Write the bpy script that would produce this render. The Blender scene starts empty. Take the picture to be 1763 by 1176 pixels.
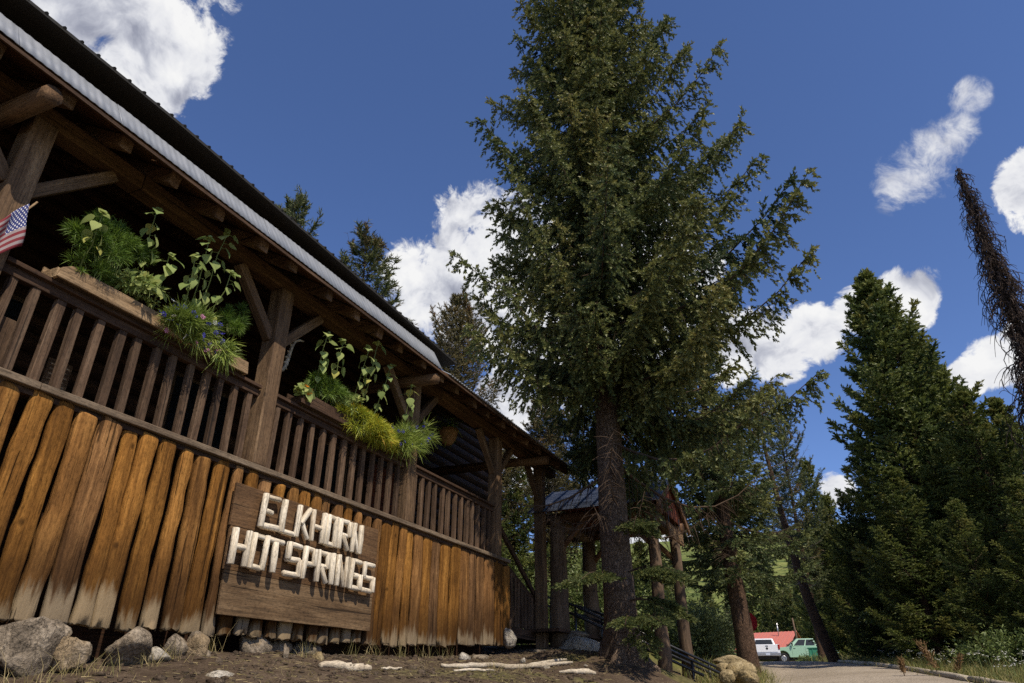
import bpy, bmesh, math, random
import numpy as np
from mathutils import Vector, Matrix, Euler

# ------------------------------------------------------------------ scene, camera, light
scene = bpy.context.scene
COL = scene.collection
PITCH, YAW = math.radians(27.36), math.radians(24.72)
cam_d = bpy.data.cameras.new('camera'); cam = bpy.data.objects.new('camera', cam_d); COL.objects.link(cam)
cam_d.sensor_width = 36.0; cam_d.lens = 23.99; cam_d.clip_start = 0.05; cam_d.clip_end = 3000
cam.location = (0, 0, 0); cam.rotation_euler = (math.pi/2 + PITCH, 0, YAW)
scene.camera = cam

SUN_DIR = Vector((0.534, -0.32, 0.783)).normalized()      # towards the sun
SUN_EL = math.asin(SUN_DIR.z); SUN_ROT = math.atan2(SUN_DIR.x, SUN_DIR.y)
sun_d = bpy.data.lights.new('sun', 'SUN'); sun = bpy.data.objects.new('sun', sun_d); COL.objects.link(sun)
sun_d.energy = 5.0; sun_d.angle = math.radians(0.55); sun_d.color = (1.0, 0.90, 0.75)
sun.location = (10, -6, 15)
sun.rotation_euler = SUN_DIR.to_track_quat('Z', 'Y').to_euler()

vs = scene.view_settings
vs.view_transform = 'Standard'; vs.look = 'None'; vs.exposure = 0.0; vs.gamma = 1.0; vs.use_curve_mapping = False
scene.render.engine = 'CYCLES'
scene.cycles.use_denoising = False
scene.cycles.max_bounces = 5; scene.cycles.diffuse_bounces = 2; scene.cycles.glossy_bounces = 2
scene.cycles.transmission_bounces = 3; scene.cycles.transparent_max_bounces = 6

# ------------------------------------------------------------------ node helpers
class NT:
    def __init__(s, tree): s.t = tree; s.n = tree.nodes; s.l = tree.links
    def set(s, sock, v):
        if isinstance(v, bpy.types.NodeSocket): s.l.new(v, sock)
        elif v is not None:
            if isinstance(v, (tuple, list)) and sock.type == 'RGBA' and len(v) == 3: v = (*v, 1)
            sock.default_value = v
    def add(s, typ, ins=None, **kw):
        n = s.n.new('ShaderNode' + typ)
        for k, v in kw.items(): setattr(n, k, v)
        for k, v in (ins or {}).items(): s.set(n.inputs[k], v)
        return n
    def m(s, op, a, b=None, c=None, clamp=False):
        n = s.add('Math', operation=op, use_clamp=clamp); s.set(n.inputs[0], a)
        if b is not None: s.set(n.inputs[1], b)
        if c is not None: s.set(n.inputs[2], c)
        return n.outputs[0]
    def vm(s, op, a, b=None, out=0):
        n = s.add('VectorMath', operation=op); s.set(n.inputs[0], a)
        if b is not None: s.set(n.inputs['Scale' if op == 'SCALE' else 1], b)
        return n.outputs[out]
    def mix(s, f, a, b, blend='MIX'):
        n = s.add('Mix', data_type='RGBA', blend_type=blend)
        s.set(n.inputs[0], f); s.set(n.inputs[6], a); s.set(n.inputs[7], b); return n.outputs[2]
    def ramp(s, f, stops, interp='LINEAR'):
        n = s.add('ValToRGB'); r = n.color_ramp; r.interpolation = interp
        while len(r.elements) < len(stops): r.elements.new(0.5)
        for e, (p, c) in zip(r.elements, stops):
            e.position = p; e.color = (*c, 1) if isinstance(c, (tuple, list)) else (c, c, c, 1)
        s.set(n.inputs[0], f); return n.outputs[0]
    def rng(s, v, a, b, c=0.0, d=1.0, smooth=True):
        n = s.add('MapRange', interpolation_type='SMOOTHSTEP' if smooth else 'LINEAR')
        for i, x in enumerate((v, a, b, c, d)): s.set(n.inputs[i], x)
        return n.outputs[0]
    def noise(s, vec, scale, detail=5, rough=0.55, dist=0.0, out=0):
        n = s.add('TexNoise', {'Scale': scale, 'Detail': detail, 'Roughness': rough, 'Distortion': dist})
        s.set(n.inputs['Vector'], vec); return n.outputs[out]
    def mapv(s, vec, scale=(1, 1, 1), loc=(0, 0, 0)):
        n = s.add('Mapping'); s.set(n.inputs['Vector'], vec); s.set(n.inputs['Scale'], scale); s.set(n.inputs['Location'], loc)
        return n.outputs[0]

# ------------------------------------------------------------------ sky with cumulus
def px_ray(x, y):
    f, cx, cy = 1175.0, 881.5, 588.0
    F = np.array([-math.sin(YAW)*math.cos(PITCH), math.cos(YAW)*math.cos(PITCH), math.sin(PITCH)])
    R = np.array([math.cos(YAW), math.sin(YAW), 0.0]); U = np.cross(R, F)
    v = F*f + R*(x-cx) - U*(y-cy); return v/np.linalg.norm(v)

world = bpy.data.worlds.new('World'); scene.world = world; world.use_nodes = True
w = NT(world.node_tree); w.n.clear()
sky = w.add('TexSky', sky_type='NISHITA', sun_disc=False, sun_elevation=SUN_EL, sun_rotation=SUN_ROT,
            altitude=2100.0, air_density=1.0, dust_density=0.45, ozone_density=2.5)
wdir = w.vm('NORMALIZE', w.add('TexCoord').outputs['Generated'])
SKY_STRENGTH = 0.135
skyc = w.mix(1.0, sky.outputs[0], (0.84, 0.93, 1.18), 'MULTIPLY')
wn = NT.noise
warp = w.vm('ADD', wdir, w.vm('SCALE', w.vm('SUBTRACT', w.noise(wdir, 7.0, 3, out=1), (0.5, 0.5, 0.5)), 0.10))
fb = w.noise(warp, 9.0, 10, 0.58)
fb_s = w.noise(w.vm('ADD', warp, tuple(SUN_DIR*0.030)), 9.0, 6, 0.55)
big = w.noise(wdir, 3.2, 4, 0.5)
clouds = [(140, 40, 200, 1), (255, 110, 100, 1), (120, -120, 220, 1), (275, 30, 70, .9),
          (800, 475, 120, 1), (865, 420, 100, 1), (755, 530, 75, 1), (960, 440, 110, 1), (1080, 420, 95, 1), (1150, 390, 55, 1),
          (1150, 500, 90, 1), (1000, 560, 150, 1), (1270, 600, 65, 1),
          (1400, 570, 66, 1), (1335, 600, 66, 1), (1480, 530, 62, 1), (1560, 510, 66, 1),
          (1572, 300, 62, .72), (1548, 325, 45, .66), (1610, 255, 48, .66), (1652, 222, 36, .6),
          (1775, 312, 66, 1), (1830, 330, 90, 1), (1725, 625, 66, 1), (1672, 648, 40, .9), (1775, 595, 70, 1),
          (1668, 168, 34, .5), (1440, 842, 34, .8), (1200, 990, 70, 1), (1345, 1000, 75, 1), (1100, 960, 80, .9), (900, 800, 60, .8),
          (870, 700, 60, .9)]
blob = wisp = None
for (x, y, r, wt) in clouds:
    r = r*1.42; c = px_ray(x, y); cr = float(c @ px_ray(x + r, y))
    d = w.vm('DOT_PRODUCT', wdir, tuple(c), out=1)
    v = w.rng(d, cr, 1.0, 0.0, 1.0, smooth=False)
    if wt < 0.75: wisp = v if wisp is None else w.m('MAXIMUM', wisp, v)
    else: blob = v if blob is None else w.m('MAXIMUM', blob, v)
# the same kind of broken cumulus goes on over the rest of the sky
fwd = tuple(px_ray(881, 500))
outside = w.rng(w.vm('DOT_PRODUCT', wdir, fwd, out=1), 0.62, 0.45)
gen = w.m('MULTIPLY', w.rng(big, 0.5, 0.68), outside)
blob = w.m('MAXIMUM', blob, gen)
fine = w.noise(w.vm('ADD', warp, (3.0, 1.0, 2.0)), 24.0, 10, 0.66)
dens = w.m('ADD', w.m('ADD', blob, w.m('MULTIPLY', w.m('SUBTRACT', fb, 0.5), 2.1)), w.m('MULTIPLY', w.m('SUBTRACT', fine, 0.5), 1.1))
edge = w.rng(dens, 0.40, 0.66)
mask = w.m('MULTIPLY', edge, w.rng(blob, 0.0, 0.06))
wden = w.m('ADD', wisp, w.m('MULTIPLY', w.m('SUBTRACT', fine, 0.5), 3.6))
wmask = w.m('MULTIPLY', w.rng(wden, 0.30, 1.6, 0.0, 0.85), w.rng(wisp, 0.0, 0.45))
mask = w.m('MAXIMUM', mask, wmask)
shade = w.m('ADD', w.m('MULTIPLY', w.m('SUBTRACT', fb, fb_s), 3.4), w.rng(dens, 0.4, 1.7, 0.72, 0.46), clamp=True)
elev = w.add('SeparateXYZ'); w.set(elev.inputs[0], wdir)
cloudc = w.ramp(shade, [(0.0, (0.34, 0.36, 0.45)), (0.36, (0.58, 0.60, 0.68)), (0.66, (0.86, 0.87, 0.91)), (1.0, (1.0, 1.0, 1.0))])
bg = w.add('Background'); w.set(bg.inputs[0], skyc); bg.inputs[1].default_value = SKY_STRENGTH
bc = w.add('Background'); w.set(bc.inputs[0], cloudc); bc.inputs[1].default_value = 0.92
mx = w.add('MixShader'); w.set(mx.inputs[0], mask); w.l.new(bg.outputs[0], mx.inputs[1]); w.l.new(bc.outputs[0], mx.inputs[2])
wo = w.add('OutputWorld'); w.l.new(mx.outputs[0], wo.inputs[0])

# ------------------------------------------------------------------ mesh helpers
def rnd(seed): return np.random.default_rng(seed)

def vnoise(p, seed=0):
    p = np.asarray(p, float); i = np.floor(p).astype(np.int64); f = p - i; f = f*f*(3-2*f)
    def h(ix, iy, iz):
        n = (ix*374761393 + iy*668265263 + iz*1274126177 + seed*144665) & 0xffffffff
        n = ((n ^ (n >> 13))*1274126177) & 0xffffffff
        return ((n ^ (n >> 16)) & 0xffff)/65535.0
    out = 0
    for dx in (0, 1):
        for dy in (0, 1):
            for dz in (0, 1):
                wgt = (f[..., 0] if dx else 1-f[..., 0])*(f[..., 1] if dy else 1-f[..., 1])*(f[..., 2] if dz else 1-f[..., 2])
                out = out + wgt*h(i[..., 0]+dx, i[..., 1]+dy, i[..., 2]+dz)
    return out
def fbm(p, oct=4, seed=0):
    p = np.asarray(p, float); a, s, t = 0.5, 0, 0
    for k in range(oct): s = s + a*vnoise(p, seed+k); t += a; p = p*2.03+11.7; a *= 0.5
    return s/t

def tag(o, label=None, cat=None, group=None, kind=None):
    if label: o['label'] = label
    if cat: o['category'] = cat
    if group: o['group'] = group
    if kind: o['kind'] = kind
    return o
def empty(name, loc, label, cat, group=None):
    e = bpy.data.objects.new(name, None); e.location = loc; e.empty_display_size = 0.2; COL.objects.link(e)
    return tag(e, label, cat, group)
def adopt(o, parent):
    """keep o where it is (world coordinates) and make it a child; parents are only translated"""
    if parent is None: return o
    q = parent; off = Vector((0, 0, 0))
    while q is not None: off += q.location + q.matrix_parent_inverse.translation; q = q.parent
    o.parent = parent; o.matrix_parent_inverse = Matrix.Translation(-off)
    return o
def put(name, me, parent=None, loc=(0, 0, 0), rot=None, scale=None):
    o = bpy.data.objects.new(name, me); o.location = loc
    if rot is not None: o.rotation_euler = rot
    if scale is not None: o.scale = scale if hasattr(scale, '__len__') else (scale,)*3
    COL.objects.link(o)
    return adopt(o, parent)
def smooth(me, on=True):
    me.polygons.foreach_set('use_smooth', [on]*len(me.polygons)); return me
def mesh(name, V, F, mats, smooth_on=False, mi=None):
    me = bpy.data.meshes.new(name); me.from_pydata([tuple(v) for v in V], [], [tuple(int(i) for i in f) for f in F])
    for m in (mats if isinstance(mats, (list, tuple)) else [mats]): me.materials.append(m)
    if mi is not None: me.polygons.foreach_set('material_index', mi)
    if smooth_on: smooth(me)
    me.update(); return me
def mesh_fast(name, V, F, mat, var=None, smooth_on=False):
    """V (n,3), F (m,k) numpy; var: one float per face"""
    V = np.asarray(V, np.float32); F = np.asarray(F, np.int32); m, k = F.shape
    me = bpy.data.meshes.new(name)
    me.vertices.add(len(V)); me.vertices.foreach_set('co', V.ravel())
    me.loops.add(m*k); me.loops.foreach_set('vertex_index', F.ravel())
    me.polygons.add(m); me.polygons.foreach_set('loop_start', np.arange(0, m*k, k, dtype=np.int32))
    if smooth_on: me.polygons.foreach_set('use_smooth', np.ones(m, bool))
    me.materials.append(mat)
    me.update(calc_edges=True)
    if var is not None:
        a = me.attributes.new('var', 'FLOAT', 'FACE'); a.data.foreach_set('value', np.asarray(var, np.float32))
    return me

class MB:
    def __init__(s): s.V = []; s.F = []; s.M = []
    def face(s, pts, mi=0):
        n = len(s.V); s.V += [tuple(p) for p in pts]; s.F.append(tuple(range(n, n+len(pts)))); s.M.append(mi)
    def add(s, V, F, mi=0):
        n = len(s.V); s.V += [tuple(v) for v in V]; s.F += [tuple(i+n for i in f) for f in F]; s.M += [mi]*len(F)
    def box(s, lo, hi, mi=0, M=None):
        x0, y0, z0 = lo; x1, y1, z1 = hi
        V = [Vector(p) for p in ((x0,y0,z0),(x1,y0,z0),(x1,y1,z0),(x0,y1,z0),(x0,y0,z1),(x1,y0,z1),(x1,y1,z1),(x0,y1,z1))]
        if M is not None: V = [M @ v for v in V]
        s.add(V, [(0,3,2,1),(4,5,6,7),(0,1,5,4),(1,2,6,5),(2,3,7,6),(3,0,4,7)], mi)
    def prism(s, poly, axis, a, b, mi=0):
        """poly: 2-D points in the two other axes (in order), swept from a to b along axis"""
        def P(u, v, t):
            return {0: (t, u, v), 1: (u, t, v), 2: (u, v, t)}[axis]
        n = len(poly); V = [P(u, v, a) for u, v in poly] + [P(u, v, b) for u, v in poly]
        F = [tuple(range(n))[::-1], tuple(range(n, 2*n))] + [(i, (i+1) % n, n+(i+1) % n, n+i) for i in range(n)]
        if axis == 1: F = [f[::-1] for f in F]
        s.add(V, F, mi)
    def tube(s, pts, rad, n=8, mi=0, cap=True, squash=1.0, rj=0.0, rg=None):
        pts = [Vector(p) for p in pts]; m = len(pts)
        if not hasattr(rad, '__len__'): rad = [rad]*m
        base = len(s.V); ref = Vector((0.31, 0.2, 0.93))
        t0 = (pts[-1]-pts[0]).normalized()
        if abs(t0.dot(ref)) > 0.9: ref = Vector((1, 0.1, 0))
        for i, p in enumerate(pts):
            t = (pts[min(i+1, m-1)]-pts[max(i-1, 0)]).normalized()
            a = t.cross(ref).normalized(); b = t.cross(a)
            for k in range(n):
                th = 2*math.pi*k/n; r = rad[i]*(1+(rg.uniform(-rj, rj) if rg is not None else 0))
                s.V.append(tuple(p + a*(math.cos(th)*r) + b*(math.sin(th)*r*squash)))
        for i in range(m-1):
            for k in range(n):
                k2 = (k+1) % n
                s.F.append((base+i*n+k, base+i*n+k2, base+(i+1)*n+k2, base+(i+1)*n+k)); s.M.append(mi)
        if cap:
            s.F.append(tuple(base+k for k in range(n))[::-1]); s.M.append(mi)
            s.F.append(tuple(base+(m-1)*n+k for k in range(n))); s.M.append(mi)
    def me(s, name, mats, smooth_on=False):
        return mesh(name, s.V, s.F, mats, smooth_on, s.M)
    def put(s, name, mats, parent=None, smooth_on=False, bevel=0.0):
        o = put(name, s.me(name, mats, smooth_on), parent)
        if bevel: bev(o, bevel)
        return o
def bev(o, wdt, seg=2):
    b = o.modifiers.new('bevel', 'BEVEL'); b.width = wdt; b.segments = seg; b.limit_method = 'ANGLE'; b.angle_limit = math.radians(40)
    return o

def tubes_np(P, R, n=4):
    """P (B,m,3), R (B,m) -> V, F for B open tubes"""
    B, m, _ = P.shape
    t = np.gradient(P, axis=1); t /= np.linalg.norm(t, axis=2, keepdims=True)+1e-9
    ref = np.array([0.13, 0.21, 0.97]); a = np.cross(t, ref); ln = np.linalg.norm(a, axis=2, keepdims=True)
    a = np.where(ln < 1e-3, np.array([1.0, 0, 0]), a/(ln+1e-9)); b = np.cross(t, a)
    th = np.arange(n)*2*np.pi/n
    V = P[:, :, None, :] + R[:, :, None, None]*(a[:, :, None, :]*np.cos(th)[None, None, :, None] + b[:, :, None, :]*np.sin(th)[None, None, :, None])
    idx = np.arange(B*m*n).reshape(B, m, n)
    k2 = np.roll(np.arange(n), -1)
    F = np.stack([idx[:, :-1, :], idx[:, :-1, k2], idx[:, 1:, k2], idx[:, 1:, :]], -1).reshape(-1, 4)
    return V.reshape(-1, 3), F
# ------------------------------------------------------------------ materials
def mat(name):
    m = bpy.data.materials.new(name); m.use_nodes = True; t = NT(m.node_tree); t.n.clear(); return m, t
def finish(m, t, col, rough=0.8, spec=0.3, metal=0.0, bump=None, bstr=0.3, bdist=0.01, sheen=None):
    p = t.add('BsdfPrincipled'); t.set(p.inputs['Base Color'], col); t.set(p.inputs['Roughness'], rough)
    t.set(p.inputs['Metallic'], metal); t.set(p.inputs['Specular IOR Level'], spec)
    if bump is not None:
        b = t.add('Bump'); b.inputs['Strength'].default_value = bstr; b.inputs['Distance'].default_value = bdist
        t.set(b.inputs['Height'], bump); t.l.new(b.outputs[0], p.inputs['Normal'])
    o = t.add('OutputMaterial'); t.l.new(p.outputs[0], o.inputs[0]); return m
def plain(name, col, rough=0.6, spec=0.3, metal=0.0, var=0.15, scale=6.0):
    m, t = mat(name); c = t.add('TexCoord').outputs['Object']
    n = t.noise(c, scale, 6, 0.6); k = t.rng(n, 0.3, 0.7, 1-var, 1+var)
    cc = t.vm('SCALE', tuple(col), k)
    return finish(m, t, cc, rough, spec, metal, n, 0.15, 0.004)
def wood(name, dark, mid, light, axis=2, freq=1.0, rough=0.82, spread=0.35, grey=None, moss=None, spec=0.25, bstr=0.5):
    m, t = mat(name); tc = t.add('TexCoord').outputs['Object']; oi = t.add('ObjectInfo')
    off = t.vm('SCALE', t.vm('ADD', (1.0, 0.7, 0.4), (0, 0, 0)), t.m('MULTIPLY', oi.outputs['Random'], 37.0))
    sc = [9.0*freq]*3; sc[axis] = 0.75*freq
    v = t.vm('ADD', t.mapv(tc, tuple(sc)), off)
    sc2 = [75.0*freq]*3; sc2[axis] = 2.2*freq
    v2 = t.vm('ADD', t.mapv(tc, tuple(sc2)), off)
    n1 = t.noise(v, 1.0, 6, 0.6, 0.8); n2 = t.noise(v2, 1.0, 4, 0.6, 0.3); n3 = t.noise(t.vm('ADD', tc, off), 1.7, 4, 0.6)
    f = t.m('ADD', t.m('MULTIPLY', n1, 0.62), t.m('MULTIPLY', n3, 0.38))
    c = t.ramp(f, [(0.30, dark), (0.5, mid), (0.70, light)])
    c = t.mix(1.0, c, t.ramp(n2, [(0.28, 0.38), (0.48, 0.95), (0.72, 1.22)]), 'MULTIPLY')
    sp_ = t.noise(t.vm('ADD', t.mapv(tc, tuple(55.0 if i != axis else 22.0 for i in range(3))), off), 1.0, 6, 0.75)
    c = t.mix(1.0, c, t.ramp(sp_, [(0.30, 0.42), (0.48, 0.98), (0.70, 1.28)]), 'MULTIPLY')
    # knots
    vk = [3.2*freq]*3; vk[axis] = 2.2*freq
    kn = t.add('TexVoronoi', {'Scale': 1.0}); t.set(kn.inputs['Vector'], t.vm('ADD', t.mapv(tc, tuple(vk)), off))
    c = t.mix(t.rng(kn.outputs['Distance'], 0.10, 0.03, 0, 0.75), c, tuple(x*0.35 for x in dark))
    # drying cracks
    vc = [26.0*freq]*3; vc[axis] = 0.55*freq
    cr = t.noise(t.vm('ADD', t.mapv(tc, tuple(vc)), off), 1.0, 2, 0.5, 0.4)
    crk = t.rng(cr, 0.655, 0.70); c = t.mix(t.m('MULTIPLY', crk, 0.75), c, tuple(x*0.25 for x in dark))
    if grey:   # rain-splashed foot: a darker damp tide line above bare, bleached wood
        z = t.add('SeparateXYZ'); t.set(z.inputs[0], tc)
        zj = t.m('SUBTRACT', z.outputs[2], t.m('MULTIPLY', t.m('SUBTRACT', t.noise(t.vm('ADD', t.mapv(tc, (11, 11, 1.6)), off), 1.0, 5, 0.65), 0.5), 0.55))
        h = t.m('ADD', t.m('MULTIPLY', oi.outputs['Random'], 0.30), 0.0)
        rel = t.m('SUBTRACT', zj, h)
        c = t.mix(t.rng(rel, 0.75, 0.06, 0, 0.72), c, tuple(x*0.62 for x in dark))
        g = t.mix(n1, grey, tuple(x*0.62 for x in grey)); g = t.mix(t.m('MULTIPLY', crk, 0.6), g, (0.03, 0.022, 0.015))
        c = t.mix(t.rng(rel, 0.06, -0.09, 0, 0.9), c, g)
    if grey:
        dull = t.m('MULTIPLY', t.rng(t.m('FRACT', t.m('MULTIPLY', oi.outputs['Random'], 7.31)), 0.35, 1.0), 0.6)
        hs = t.add('HueSaturation', {'Saturation': 0.72, 'Value': 0.66}); t.set(hs.inputs['Color'], c); c = t.mix(dull, c, hs.outputs[0])
    k = t.m('ADD', t.m('MULTIPLY', oi.outputs['Random'], spread), 1-spread*0.55)
    c = t.vm('SCALE', c, k)
    b = t.m('SUBTRACT', t.m('ADD', t.m('ADD', t.m('MULTIPLY', n2, 0.5), t.m('MULTIPLY', sp_, 0.5)), n1), t.m('MULTIPLY', crk, 0.8))
    return finish(m, t, c, rough, spec, 0.0, b, bstr, 0.012)

M = {}
M['log'] = wood('stained_log', (0.060, 0.027, 0.009), (0.22, 0.097, 0.022), (0.49, 0.235, 0.055), 2, 1.0, 0.9, 0.5, grey=(0.31, 0.23, 0.135), bstr=1.0, spec=0.08)
M['rail'] = wood('weathered_rail', (0.030, 0.017, 0.010), (0.085, 0.050, 0.029), (0.17, 0.112, 0.070), 2, 1.3, 0.85, 0.4)
M['edge'] = wood('grey_plank_edge', (0.075, 0.05, 0.032), (0.16, 0.115, 0.075), (0.27, 0.205, 0.14), 1, 1.3, 0.85, 0.2)
M['rail_y'] = wood('weathered_rail_lengthwise', (0.022, 0.012, 0.007), (0.058, 0.031, 0.017), (0.12, 0.07, 0.042), 1, 1.3, 0.85, 0.3)
M['post'] = wood('squared_post', (0.048, 0.027, 0.014), (0.125, 0.075, 0.04), (0.24, 0.155, 0.085), 2, 1.0, 0.8, 0.3)
M['beam'] = wood('porch_beam', (0.04, 0.02, 0.009), (0.10, 0.052, 0.022), (0.18, 0.105, 0.05), 1, 1.0, 0.85, 0.25)
M['rafter'] = wood('rafter_log', (0.05, 0.026, 0.012), (0.13, 0.072, 0.035), (0.24, 0.15, 0.08), 0, 1.0, 0.85, 0.4)
M['soffit'] = wood('soffit_plank', (0.045, 0.019, 0.008), (0.115, 0.052, 0.02), (0.20, 0.11, 0.05), 1, 0.9, 0.85, 0.5)
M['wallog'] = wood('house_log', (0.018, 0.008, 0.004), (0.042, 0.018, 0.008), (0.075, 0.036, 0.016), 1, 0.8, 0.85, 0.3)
M['board'] = wood('sign_board', (0.050, 0.026, 0.011), (0.115, 0.062, 0.028), (0.19, 0.115, 0.056), 1, 1.1, 0.85, 0.15)
M['board_low'] = wood('sign_board_foot', (0.050, 0.027, 0.012), (0.13, 0.080, 0.040), (0.22, 0.145, 0.078), 1, 1.1, 0.85, 0.1)
M['planter'] = wood('planter_wood', (0.13, 0.075, 0.035), (0.30, 0.20, 0.11), (0.46, 0.33, 0.19), 1, 1.0, 0.8, 0.2)
M['peeled'] = wood('peeled_white_pole', (0.40, 0.30, 0.19), (0.68, 0.59, 0.45), (0.80, 0.74, 0.62), 2, 1.5, 0.7, 0.15, bstr=0.25)
M['redwood'] = wood('red_stained_board', (0.05, 0.012, 0.006), (0.12, 0.03, 0.013), (0.20, 0.06, 0.026), 1, 1.0, 0.75, 0.3)
M['canopy_log'] = wood('canopy_log', (0.045, 0.028, 0.017), (0.115, 0.075, 0.046), (0.21, 0.145, 0.092), 2, 0.8, 0.8, 0.3)
M['canopy_beam'] = wood('canopy_beam', (0.05, 0.026, 0.014), (0.13, 0.068, 0.034), (0.23, 0.135, 0.075), 0, 0.8, 0.8, 0.3)
M['drift'] = wood('bleached_root', (0.24, 0.19, 0.13), (0.45, 0.38, 0.28), (0.62, 0.55, 0.44), 1, 1.4, 0.8, 0.2)

def metal_sheet(name, col, rough, metal, dirt):
    m, t = mat(name); tc = t.add('TexCoord').outputs['Object']
    n = t.noise(t.mapv(tc, (1.2, 5, 1.2)), 2.0, 6, 0.65); n2 = t.noise(tc, 30, 3, 0.6)
    c = t.mix(t.rng(n, 0.45, 0.75, 0, 0.55), col, dirt)
    return finish(m, t, c, t.rng(n, 0.3, 0.7, rough-0.08, rough+0.14), 0.5, metal, n2, 0.08, 0.003)
M['galv'] = metal_sheet('galvanised_corrugated', (0.25, 0.265, 0.29), 0.55, 0.3, (0.29, 0.30, 0.33))
M['roofdark'] = metal_sheet('dark_roof_edge', (0.012, 0.011, 0.010), 0.85, 0.0, (0.022, 0.018, 0.014))
M['roofmetal'] = metal_sheet('charcoal_roof_metal', (0.10, 0.115, 0.14), 0.40, 0.7, (0.18, 0.19, 0.20))
M['redroof'] = metal_sheet('red_painted_roof_metal', (0.50, 0.15, 0.105), 0.45, 0.0, (0.42, 0.15, 0.11))
M['blackpipe'] = plain('black_handrail_paint', (0.012, 0.012, 0.013), 0.35, 0.5)
M['glass'] = plain('dark_window_glass', (0.012, 0.014, 0.017), 0.08, 0.7, var=0.05)
M['white'] = plain('white_paint', (0.72, 0.73, 0.74), 0.3, 0.5, var=0.03)
M['mint'] = plain('mint_paint', (0.30, 0.47, 0.34), 0.35, 0.5, var=0.03)
M['green_bin'] = plain('green_bin_paint', (0.045, 0.23, 0.13), 0.5, 0.4, var=0.08)
M['rubber'] = plain('tyre_rubber', (0.015, 0.015, 0.015), 0.8, 0.2)
M['steel'] = plain('dull_steel', (0.42, 0.43, 0.45), 0.35, 0.5, metal=0.7, var=0.08)
M['blackplastic'] = plain('black_plastic', (0.02, 0.02, 0.02), 0.55, 0.3)
M['lampred'] = plain('red_lens', (0.30, 0.012, 0.010), 0.2, 0.6, var=0.02)
M['lampclear'] = plain('clear_lens', (0.62, 0.64, 0.66), 0.12, 0.7, var=0.02)
M['stopred'] = plain('red_sign_face', (0.42, 0.022, 0.025), 0.4, 0.4, var=0.05)
M['plate'] = plain('licence_plate', (0.50, 0.55, 0.66), 0.4, 0.4, var=0.03)
M['ceramic'] = plain('white_ceramic', (0.70, 0.69, 0.66), 0.25, 0.5, var=0.05)
M['bone'] = plain('antler_bone', (0.42, 0.36, 0.28), 0.6, 0.3, var=0.3, scale=14)
M['wicker'] = wood('basket_fibre', (0.10, 0.05, 0.02), (0.24, 0.13, 0.055), (0.36, 0.21, 0.10), 2, 3.0, 0.9, 0.1)
M['cement'] = plain('concrete', (0.30, 0.28, 0.25), 0.9, 0.2, var=0.25)
M['cream'] = plain('pale_yellow_wall', (0.38, 0.34, 0.20), 0.8, 0.2)

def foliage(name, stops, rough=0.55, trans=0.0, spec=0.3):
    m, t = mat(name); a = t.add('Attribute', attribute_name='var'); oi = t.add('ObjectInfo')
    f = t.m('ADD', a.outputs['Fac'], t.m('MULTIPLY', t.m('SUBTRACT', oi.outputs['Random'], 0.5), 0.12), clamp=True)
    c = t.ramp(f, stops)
    p = t.add('BsdfPrincipled'); t.set(p.inputs['Base Color'], c); p.inputs['Roughness'].default_value = rough
    p.inputs['Specular IOR Level'].default_value = spec
    o = t.add('OutputMaterial')
    if trans > 0:
        tr = t.add('BsdfTranslucent'); t.set(tr.inputs[0], t.vm('SCALE', c, 1.15))
        mx = t.add('MixShader'); mx.inputs[0].default_value = trans
        t.l.new(p.outputs[0], mx.inputs[1]); t.l.new(tr.outputs[0], mx.inputs[2]); t.l.new(mx.outputs[0], o.inputs[0])
    else: t.l.new(p.outputs[0], o.inputs[0])
    return m
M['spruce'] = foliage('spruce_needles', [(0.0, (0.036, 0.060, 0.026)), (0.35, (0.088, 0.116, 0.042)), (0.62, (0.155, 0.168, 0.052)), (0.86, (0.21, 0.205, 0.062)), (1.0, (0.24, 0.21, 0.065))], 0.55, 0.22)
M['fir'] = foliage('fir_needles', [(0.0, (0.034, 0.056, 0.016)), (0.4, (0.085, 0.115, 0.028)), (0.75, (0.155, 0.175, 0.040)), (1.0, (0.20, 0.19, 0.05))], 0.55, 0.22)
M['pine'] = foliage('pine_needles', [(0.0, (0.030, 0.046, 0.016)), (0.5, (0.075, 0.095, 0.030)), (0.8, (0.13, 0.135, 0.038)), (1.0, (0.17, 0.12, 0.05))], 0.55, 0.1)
M['rustpine'] = foliage('rusty_pine_needles', [(0.0, (0.045, 0.045, 0.018)), (0.5, (0.11, 0.095, 0.035)), (0.8, (0.15, 0.115, 0.04)), (1.0, (0.19, 0.11, 0.045))], 0.6, 0.1)
M['shrub'] = foliage('willow_leaves', [(0.0, (0.045, 0.075, 0.022)), (0.5, (0.12, 0.16, 0.045)), (1.0, (0.20, 0.24, 0.075))], 0.5, 0.25)
M['greyshrub'] = foliage('greyish_willow_leaves', [(0.0, (0.06, 0.085, 0.035)), (0.5, (0.14, 0.18, 0.075)), (1.0, (0.23, 0.27, 0.12))], 0.5, 0.25)
M['grass'] = foliage('roadside_grass', [(0.0, (0.06, 0.085, 0.02)), (0.4, (0.15, 0.17, 0.04)), (0.7, (0.28, 0.25, 0.08)), (1.0, (0.42, 0.33, 0.15))], 0.6, 0.25)
M['drygrass'] = foliage('dry_grass', [(0.0, (0.11, 0.11, 0.035)), (0.5, (0.28, 0.23, 0.09)), (1.0, (0.46, 0.36, 0.18))], 0.6, 0.2)
M['cosmos'] = foliage('feathery_leaves', [(0.0, (0.045, 0.09, 0.016)), (0.5, (0.12, 0.20, 0.028)), (1.0, (0.22, 0.31, 0.05))], 0.5, 0.25)
M['yellowbush'] = foliage('yellow_green_leaves', [(0.0, (0.13, 0.18, 0.02)), (0.5, (0.32, 0.36, 0.035)), (0.85, (0.50, 0.46, 0.045)), (1.0, (0.50, 0.30, 0.03))], 0.5, 0.25)
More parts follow.
